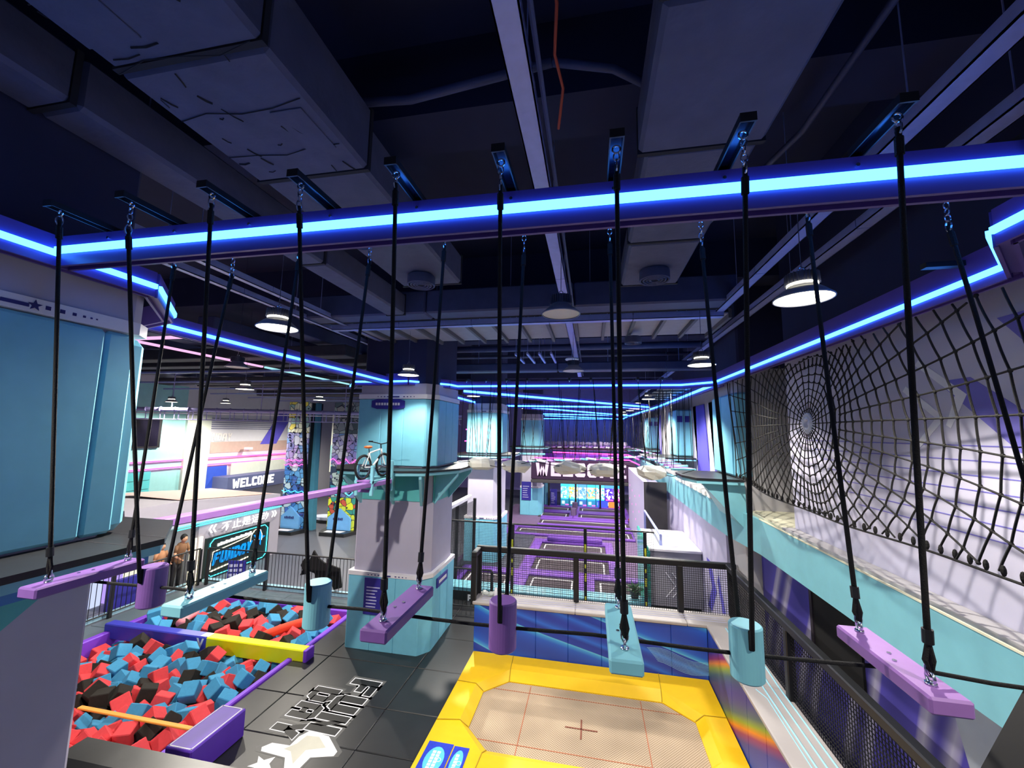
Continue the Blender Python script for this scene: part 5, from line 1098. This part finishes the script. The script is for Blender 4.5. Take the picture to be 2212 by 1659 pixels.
# ------------------------------------------------------------------ left hall: sign wall, roof, towers, truss, graphics
RW_ = mat('reception_grey', (158, 154, 166), .7, noise=.05)
rc = thing('reception_booth', 'grey booth with glowing letter sign and bright doorway behind the left balustrade', 'booth', (-13, 12.8, 0))
MB().box(-12.75, -12.5, 11.35, 14.85, 0, 1.86).build('front_wall', RW_, rc); m = MB()
m.add([(-12.5, 9.2, 1.9), (-12.5, 14.85, 1.9), (-12.55, 14.85, 2.32), (-12.65, 10.75, 2.66), (-12.65, 9.2, 2.66), (-16.5, 9.2, 1.9), (-16.5, 14.85, 1.9), (-16.0, 14.85, 2.4), (-16.0, 9.2, 2.75)],
      [(0, 1, 2, 3, 4), (4, 3, 8), (3, 2, 7, 8), (0, 4, 8, 5), (1, 6, 7, 2), (0, 5, 6, 1), (5, 8, 7, 6)]); m.build('roof_box', RW_, rc)
MB().slab((0, 0, 0), (1, 0, 0), (0, 1, 0), [(-12.8, 10.9), (-12.75, 14.7), (-15.8, 14.7), (-15.8, 10.9)], .01)
b = MB(); b.add([(-12.8, 10.9, 2.67), (-12.7, 14.6, 2.36), (-15.6, 14.6, 2.44), (-15.6, 10.9, 2.76)], [(0, 1, 2, 3)]); b.build('salmon_lit_roof_top', mat('salmon_light_tint', (200, 158, 150), .7), rc)  # salmon light on the grey roof, put into this sheet's colour
for z in (1.83, 1.9): MB().tube([(-12.46, 10.5, z), (-12.46, 14.85, z - .0)], .018, 6).build('cyan_neon_tube', CYAN, rc)
MB().box(-12.5, -12.42, 11.6, 14.25, .02, 1.34).build('sign_panel', mat('dark_green_panel', (14, 34, 34), .3), rc)
rp = [(-12.4, y, z) for y, z in ((11.72, .2), (11.72, 1.15), (11.85, 1.28), (14.0, 1.28), (14.15, 1.15), (14.15, .2), (14.0, .08), (11.85, .08))]
MB().tube(rp, .014, 6, closed=True).build('sign_border', CYAN, rc)
SKY = glow('sky_blue_letters', (.01, .32, .95), 1.1)
letters(MB(), 'FUNDAY', (-12.4, 11.85, .42), (0, .88, .02), (0, 0, 1), .38, .02, gap=.7, shear=.2).build('blue_word', SKY, rc)
MB().slab((-12.41, 13.75, .85), (0, 1, 0), (0, 0, 1), star(0, 0, .3, .13, 1.3), .02).build('blue_star', SKY, rc)
b = MB(); q = [(y * 1.0, z) for y, z in ((11.78, .32), (11.84, .86), (12.6, .94), (13.2, 1.02), (13.5, 1.14))]
b.tube([(-12.39, y, z) for y, z in q], .012, 5); b.tube([(-12.39, 13.62 + .3 * cos(a) * .9, .86 + .36 * sin(a)) for a in [k * .6 - .3 for k in range(7)]], .01, 5); b.tube([(-12.39, 11.8, .25), (-12.39, 12.5, .3), (-12.39, 12.7, .24), (-12.39, 13.3, .3)], .02, 5); b.build('white_outline_neon', WGLOW, rc)
b = MB()
for k in range(14): b.box(-12.41, -12.39, 12.0 + k * .1, 12.07 + k * .1, 1.0 + k * .006, 1.09 + k * .006 + .02 * (k % 2))
b.build('small_lit_letters', WSIGN, rc)
letters(MB(), '<<', (-12.42, 11.62, 1.5), (0, 1, 0), (0, 0, 1), .26, .02, gap=-.2).build('left_chevrons', WSIGN, rc); letters(MB(), '>>', (-12.42, 14.3, 1.5), (0, 1, 0), (0, 0, 1), .24, .02, gap=-.2).build('right_chevrons', WSIGN, rc)
cjk('lit_characters', '不止是运动', (-12.44, 12.08, 1.49), (0, 1.2, 0), (0, 0, 1), .335, WSIGN, rc, .03)
for k, y in enumerate((11.1, 11.22, 11.4)): MB().box(-12.5, -12.44, y, y + (.07 if k != 1 else .04), 0, 1.45).build('light_column', WGLOW, rc)
MB().box(-14.5, -14.4, 7.0, 11.3, 0, 1.85).build('bright_back_wall', mat('bright_interior', (232, 228, 205), .6), rc)
for k in range(7): MB().cbox(-13.9, -13.5, 7.1 + k * .5, 7.5 + k * .5, 0, .95, .01).build('lit_counter_panel', glow('counter_glow_%d' % (k % 3), ((.95, .93, .75), (.62, .7, 1), (.5, .35, 1))[k % 3], .9), rc)
tag(MB().cbox(-13.9, -13.6, 10.1, 10.6, .95, 1.25, .02).build('yellow_box', mat('yellow_carton', (240, 200, 20), .6)), 'yellow box on the bright counter behind the left balustrade', 'box')
MB().slab((-14.2, 9.6, .95), (0, 1, 0), (0, 0, 1), [(0, 0), (.9, 0), (.75, .7), (.25, .75)], .05).build('pink_panel', mat('hot_pink', (240, 110, 190), .5), rc)
tag(MB().cbox(-12.95, -12.85, 9.2, 10.0, 0, .75, .01).build('navy_stand', NAVY), 'navy sign stand left of the person behind the balustrade', 'sign')

def add_person(label, x, y, h, shirt, legs, skin, hair, lean=0.0, bare=False):
    t = thing('person', label, 'person', (x, y, 0)); s = h / 1.7
    def P(px, py, pz): return Vector((x + px * s, y + py * s, pz * s))
    def limb(name, pts, rs, m_):
        mb = MB(); n = 10; vs = []; fs = []
        for i, p in enumerate(pts):
            d = (pts[min(i + 1, len(pts) - 1)] - pts[max(i - 1, 0)]).normalized(); vs += mb.ring(p, d, rs[i] * s, n)
        for i in range(len(pts) - 1): fs += [(i * n + k, i * n + (k + 1) % n, (i + 1) * n + (k + 1) % n, (i + 1) * n + k) for k in range(n)]
        fs += [tuple(reversed(range(n))), tuple(range((len(pts) - 1) * n, len(pts) * n))]
        return mb.add(vs, fs).build(name, m_, t, True)
    L = lean
    limb('body', [P(0, 0, .8), P(0, 0, .92), P(L * .6, 0, 1.1), P(L, 0, 1.28), P(L * 1.2, 0, 1.42), P(L * 1.4, 0, 1.47)], [.13, .15, .135, .165, .12, .05], shirt)
    limb('neck', [P(L * 1.35, 0, 1.44), P(L * 1.6, 0, 1.54)], [.05, .05], skin)
    MB().sphere(P(L * 1.8, 0, 1.6), .1 * s, 12, 8, (.95, .85, 1.2)).build('head', skin, t, True); MB().sphere(P(L * 1.8 - .02, 0, 1.635), .108 * s, 12, 8, (.95, .9, 1.05)).build('hair', hair, t, True)
    MB().sphere(P(L * 1.8 + .1, 0, 1.59), .016 * s, 6, 4).build('nose', skin, t)
    for sd_ in (-1, 1):
        limb('sleeve', [P(L * 1.2, sd_ * .15, 1.4), P(L * 1.3 + .02, sd_ * .22, 1.2)], [.06, .05], shirt); limb('arm', [P(L * 1.3 + .02, sd_ * .22, 1.2), P(L * 1.3 + .05, sd_ * .25, 1.1), P(L * 1.3 + .22, sd_ * .18, .98)], [.042, .04, .03], skin)
        MB().sphere(P(L * 1.3 + .26, sd_ * .17, .97), .04 * s, 8, 5, (1.3, .7, .6)).build('hand', skin, t)
        limb('trouser_leg' if not bare else 'shorts_leg', [P(0, sd_ * .08, .88), P(.02, sd_ * .09, .66), P(.03, sd_ * .1, .5 if not bare else .52)] + ([P(0, sd_ * .1, .08)] if not bare else []), [.09, .085, .07] + ([.05] if not bare else []), legs)
        if bare: limb('shin', [P(.03, sd_ * .1, .54), P(.0, sd_ * .1, .3), P(-.01, sd_ * .1, .08)], [.05, .05, .035], skin)
        MB().sphere(P(.05, sd_ * .1, .045), .075 * s, 8, 5, (1.6, .6, .6)).build('shoe', BMETAL if not bare else WHITEP, t)
    return t
SK = mat('skin', (214, 160, 128), .6); HR = mat('dark_hair', (26, 22, 22), .7)
add_person('person with dark hair, brown top and dark trousers leaning behind the left balustrade', -12.72, 10.9, 1.62, mat('brown_cloth', (128, 92, 66), .8), mat('dark_trousers', (36, 34, 38), .8), SK, HR, .12)
add_person('person in tan top and blue shorts standing left of the one in dark trousers', -12.9, 10.5, 1.45, mat('tan_cloth', (196, 142, 104), .8), mat('blue_shorts', (60, 92, 190), .8), SK, HR, .05, True)

# climbing towers
for k, (xa, xb, y, lb, cols) in enumerate(((-15.1, -13.85, 18.0, 'blue cartoon-printed climbing tower beside the bright sign', [(60, 120, 200), (90, 160, 220), (50, 70, 150), (190, 215, 230), (70, 110, 190)]),
                                           (-12.75, -11.3, 18.3, 'teal and yellow printed climbing tower left of the big pillar', [(60, 150, 170), (90, 190, 190), (40, 60, 90), (170, 190, 190), (120, 120, 170)]))):
    t = thing('climbing_tower', lb, 'climbing tower', ((xa + xb) / 2, y, 0)); mid = xa + (xb - xa) * (.35 if k == 0 else .5)
    MB().box(xa + .05, xb - .05, y + .08, y + 1.0, 0, 6.3).build('core', BMETAL, t)
    for r in range(8):
        z = .1 + r * .78
        for q, (u0, u1) in enumerate(((xa, mid), (mid, xb))):
            low = r < 2; cc = cols
            nm = 'tower_print_%d_%d' % (k, min(r // 2, 3))
            cl = {0: cols if k == 0 else [(226, 236, 60), (206, 220, 70), (200, 90, 70), (60, 150, 140), (226, 236, 60)], 1: cols, 2: [(150, 150, 200), (120, 120, 186), (100, 140, 200), (180, 184, 206), (150, 130, 190)], 3: [(225, 228, 205), (200, 210, 215), (150, 190, 190), (236, 220, 90), (180, 190, 200)] if k == 0 else [(130, 140, 150), (90, 110, 120), (150, 170, 170), (70, 90, 100), (160, 160, 160)]}[min(r // 2, 3)]
            MB().cbox(u0 + .01, u1 - .01, y, y + .08, z + .01, z + .77, .008).build('print_panel', mat_cells(nm, cl, 3.4), t)
    hb = MB()
    for q in range(34): hx = random.uniform(xa + .1, xb - .1); hz = random.uniform(1.2, 6.0); hb.sphere((hx, y - .02, hz), .045, 6, 4)
    hb.build('climbing_holds', mat('navy_hold', (28, 34, 70), .5), t)['kind'] = 'stuff'
    MB().slab((xa + .12, y - .02, .12), (1, 0, 0), (0, 0, 1), [(0, 0), (xb - xa - .24, 0), (xb - xa - .24, .6), ((xb - xa - .24) / 2, 1.05), (0, .6)], .1).build('house_pad', mat('sky_vinyl', (112, 176, 236), .4), t)
    b = MB()
    for q in range(6): b.box((xa + xb) / 2 - .3 + q * .09, (xa + xb) / 2 - .24 + q * .09, y - .135, y - .13, .62, .72 + .02 * (q % 2))
    b.build('pad_print', mat('navy_print', (40, 40, 110), 0.6), t)
    MB().prism([(xa - .1, y - .2), (xa + .15, y - .75), (xb + .0, y - .75), (xb + .25, y), (xb, y + .5), (xa - .1, y + .5)], .0, .16).build('base', BLACK, t)
    MB().prism([(xa + .3, y - .62), (xb - .3, y - .62), (xb - .2, y - .3), (xa + .3, y - .3)], .161, .166).build('base_print', WHITEP, t)
    for z, m_ in ((3.2, PINKN), (3.42, PINKN), (1.9, CYAN)):
        if k == 1 and z == 3.2: continue
        MB().tube([(xa + (xb - xa) * q / 10, y - .06, z + (.05 * sin(q * 2.1 + z) if k == 0 else .13 * sin(q * 1.4))) for q in range(11)], .014, 5).build('neon_line', m_, t)
tag(MB().slab((-13.9, 18.7, 0), (1, 0, 0), (0, 0, 1), [(.02, 0), (.3, 0), (.12, 6.3), (-.35, 6.3)], .3).build('turquoise_fin', mat('fin_turquoise', (86, 160, 190), .5)), 'tall slanted turquoise fin between the two climbing towers', 'fin')
for x, y, l in ((-12.4, 21.3, 'low round grey and pink pad on the floor behind the second climbing tower'), (-14.0, 20.3, 'low dark pad behind the blue climbing tower')): 
    t = thing('floor_pad', l, 'pad', (x, y, 0)); MB().prism([(x + .9 * cos(a * pi / 8), y + .5 * sin(a * pi / 8)) for a in range(16)], 0, .16).build('base', BLACK, t); MB().prism([(x + .88 * cos(a * pi / 8), y + .48 * sin(a * pi / 8)) for a in range(16)], .161, .3).build('top', mat('pale_blue_pad', (190, 200, 225), .5), t)
# roof truss over the left hall
tr = thing('lighting_truss', 'long lilac tubular truss with hanging clips across the left hall', 'truss', (-18, 21, 6))
A = Vector((-19.8, 13.9, 5.74)); Bv = Vector((-6.2, 18.9, 5.74)); LT = mat('lilac_pipe', (150, 146, 196), .45)
MB().cyl(A, Bv, .085, n=10).build('main_tube', LT, tr); MB().cyl(A - Vector((0, 0, .43)), Bv - Vector((0, 0, .43)), .02, n=6).build('lower_rail', LT, tr); MB().cyl(A - Vector((0, 0, .16)), Bv - Vector((0, 0, .16)), .02, n=6).build('upper_rail', WHITEP, tr)
for k in range(26):
    p = A + (Bv - A) * (k + .5) / 26; MB().torus(p, Bv - A, .1, .02, 12, 5).build('collar', LT, tr)
    for s in (0, .17): q = p + (Bv - A).normalized() * s; MB().cyl(q, q - Vector((0, 0, .45)), .02, n=6).build('drop_bar', LT, tr)
for a, b_ in (((-9.2, 17.2, 5.95), (-7.9, 17.2, 7.2)), ((-10.4, 17.3, 5.95), (-9.3, 17.3, 7.1)), ((-8.7, 17.2, 5.9), (-8.7, 17.2, 6.8)), ((-10.6, 17.3, 5.8), (-10.6, 17.3, 7.2))):
    tag(MB().cyl(a, b_, .05, n=8).build('diagonal_brace', LT), 'lilac brace bar above the left hall near the big pillar', 'brace', 'lilac brace bars near the big pillar')
for k in range(4): p = A + (Bv - A) * (k + .5) / 4; MB().cyl(p, p + Vector((0, 0, 3.2)), .02, n=5).build('hanger_rod', LT, tr)
# graphics and fittings of the left wall
LWf = -19.99
def lw(poly, m_, name='wall_graphic', t_=.01, dx=0): return MB().slab((LWf + dx, 0, 0), (0, 1, 0), (0, 0, 1), poly, t_).build(name, m_, bpy.data.objects['wall_left'])
TQW = mat('wall_turquoise', (150, 205, 205), .6); TQ2 = mat('wall_turquoise_deep', (90, 196, 200), .6)
lw([(8, 0), (16.8, 0), (16.8, 7), (8, 7)], TQW); lw([(16.8, 0), (18.1, 0), (18.1, 5.6), (16.8, 5.6)], mat('column_cream', (206, 212, 200), .6), 'wall_column', .15)
for k in range(6): lw([(10, .55 + k * .4), (15.4, .55 + k * .4), (15.4, .92 + k * .4), (10, .92 + k * .4)], TQ2, 'wall_plank', .05)
lw([(21.6, 4.0), (22.9, 4.0), (24.2, 6.0), (23.0, 6.0)], mat('violet_print', (92, 84, 196), 0.6), dx=.01); lw([(18.3, 3.6), (26, 3.6), (26, 4.2), (18.3, 4.2)], mat('wall_tan', (186, 160, 150), .7))
for k in range(6): lw([(18.2, 4.9 + k * .11), (22.6, 4.9 + k * .11), (22.6, 4.94 + k * .11), (18.2, 4.94 + k * .11)], mat('slate_line', (120, 122, 150), .6), dx=.01)
letters(MB(), 'FUNDAY', (-19.97, 17.65, 4.25), (0, 1, 0), (0, 0, 1), .42, .01, gap=.5, shear=.15).build('wall_word', mat('pale_words', (222, 218, 214), .6), bpy.data.objects['wall_left'])
lw([(18.2, .6), (19.6, .6), (19.4, 2.9), (18.2, 2.9)], mat('royal_wall', (52, 84, 190), .5), dx=.02); lw([(19.6, 2.0), (26, 2.0), (26, 3.0), (19.6, 3.0)], mat('column_cream', (206, 212, 200), .6), dx=.1)
t = thing('wall_screen', 'large black screen on the left turquoise wall', 'screen', (-19.8, 14.5, 4.6)); MB().cbox(-19.98, -19.85, 11.6, 15.6, 4.0, 5.35, .02).build('frame', BMETAL, t); MB().box(-19.85, -19.84, 11.7, 15.45, 4.08, 5.28).build('glass', mat('screen_glass', (24, 22, 36), .15), t)
for z, l in ((3.37, 'upper'), (3.03, 'lower')): tag(MB().tube([(-19.9, 10, z), (-19.9, 24.6, z - .02)], .03, 6).build('pink_neon_line', PINKN), '%s of two long pink neon lines along the left wall' % l, 'neon line')
t = thing('welcome_sign', 'navy box with white WELCOME letters under the pink neon lines on the left', 'sign', (-19, 21, 2)); MB().cbox(-19.99, -19.0, 18.6, 23.5, 1.55, 2.35, .02).build('box', mat('slate_blue_box', (84, 92, 130), .6), t)
letters(MB(), 'WELCOME', (-18.98, 18.9, 1.72), (0, 1, 0), (0, 0, 1), .5, .02, gap=.7).build('lettering', WSIGN, t)
tag(MB().box(-19.98, -18.6, 17.5, 18.6, 1.5, 1.62).build('white_shelf_light', glow('white_soft', (1, .97, .9), 1.2)), 'small white lit strip beside the left welcome sign', 'light')
t = thing('security_camera', 'small white security camera on the left wall above the pink neon', 'camera', (-19.5, 20.5, 3.8)); MB().cyl((-19.9, 20.4, 3.7), (-19.6, 20.4, 3.7), .03, n=6).build('bracket', WHITEP, t); MB().cbox(-19.8, -19.4, 20.25, 20.5, 3.72, 3.86, .02).build('body', WHITEP, t)
t = thing('back_doorway', 'pale doorway and counter with yellow box behind the towers', 'doorway', (-15.5, 24, 0))
MB().box(-17.5, -14.2, 25.0, 25.2, 2.1, 6.2).build('upper_wall', mat('column_cream', (206, 212, 200), .6), t); MB().box(-17.5, -14.2, 24.99, 25.0, 3.0, 3.9).build('turquoise_stripe', TQW, t); MB().box(-17.3, -14.4, 25.6, 25.8, 0, 2.1).build('inner_wall', mat('dim_room', (150, 146, 130), .7), t); MB().cbox(-16.9, -15.6, 25.2, 25.6, .8, 1.5, .03).build('yellow_crate', mat('yellow_carton', (240, 200, 20), .6), t)
for x in (-15.2, -14.7): MB().cbox(x, x + .2, 24.9, 25.1, 0, 2.1, .01).build('door_post', WHITEP, t)
b = MB().slab((0, 24.98, 0), (1, 0, 0), (0, 0, 1), [(-16.6, 6.1), (-15.6, 6.1), (-16.4, 4.2), (-16.7, 4.2)], .01); b.slab((0, 24.98, 0), (1, 0, 0), (0, 0, 1), [(-15.7, 5.3), (-14.3, 5.3), (-14.3, 5.05), (-15.6, 5.05)], .01); b.build('violet_graphic', mat('violet_print', (92, 84, 196), 0.6), t)
MB().slab((0, 24.97, 0), (1, 0, 0), (0, 0, 1), star(-15.8, 5.0, .3, .12, pi / 2), .01).build('star_graphic', WHITEP, t)
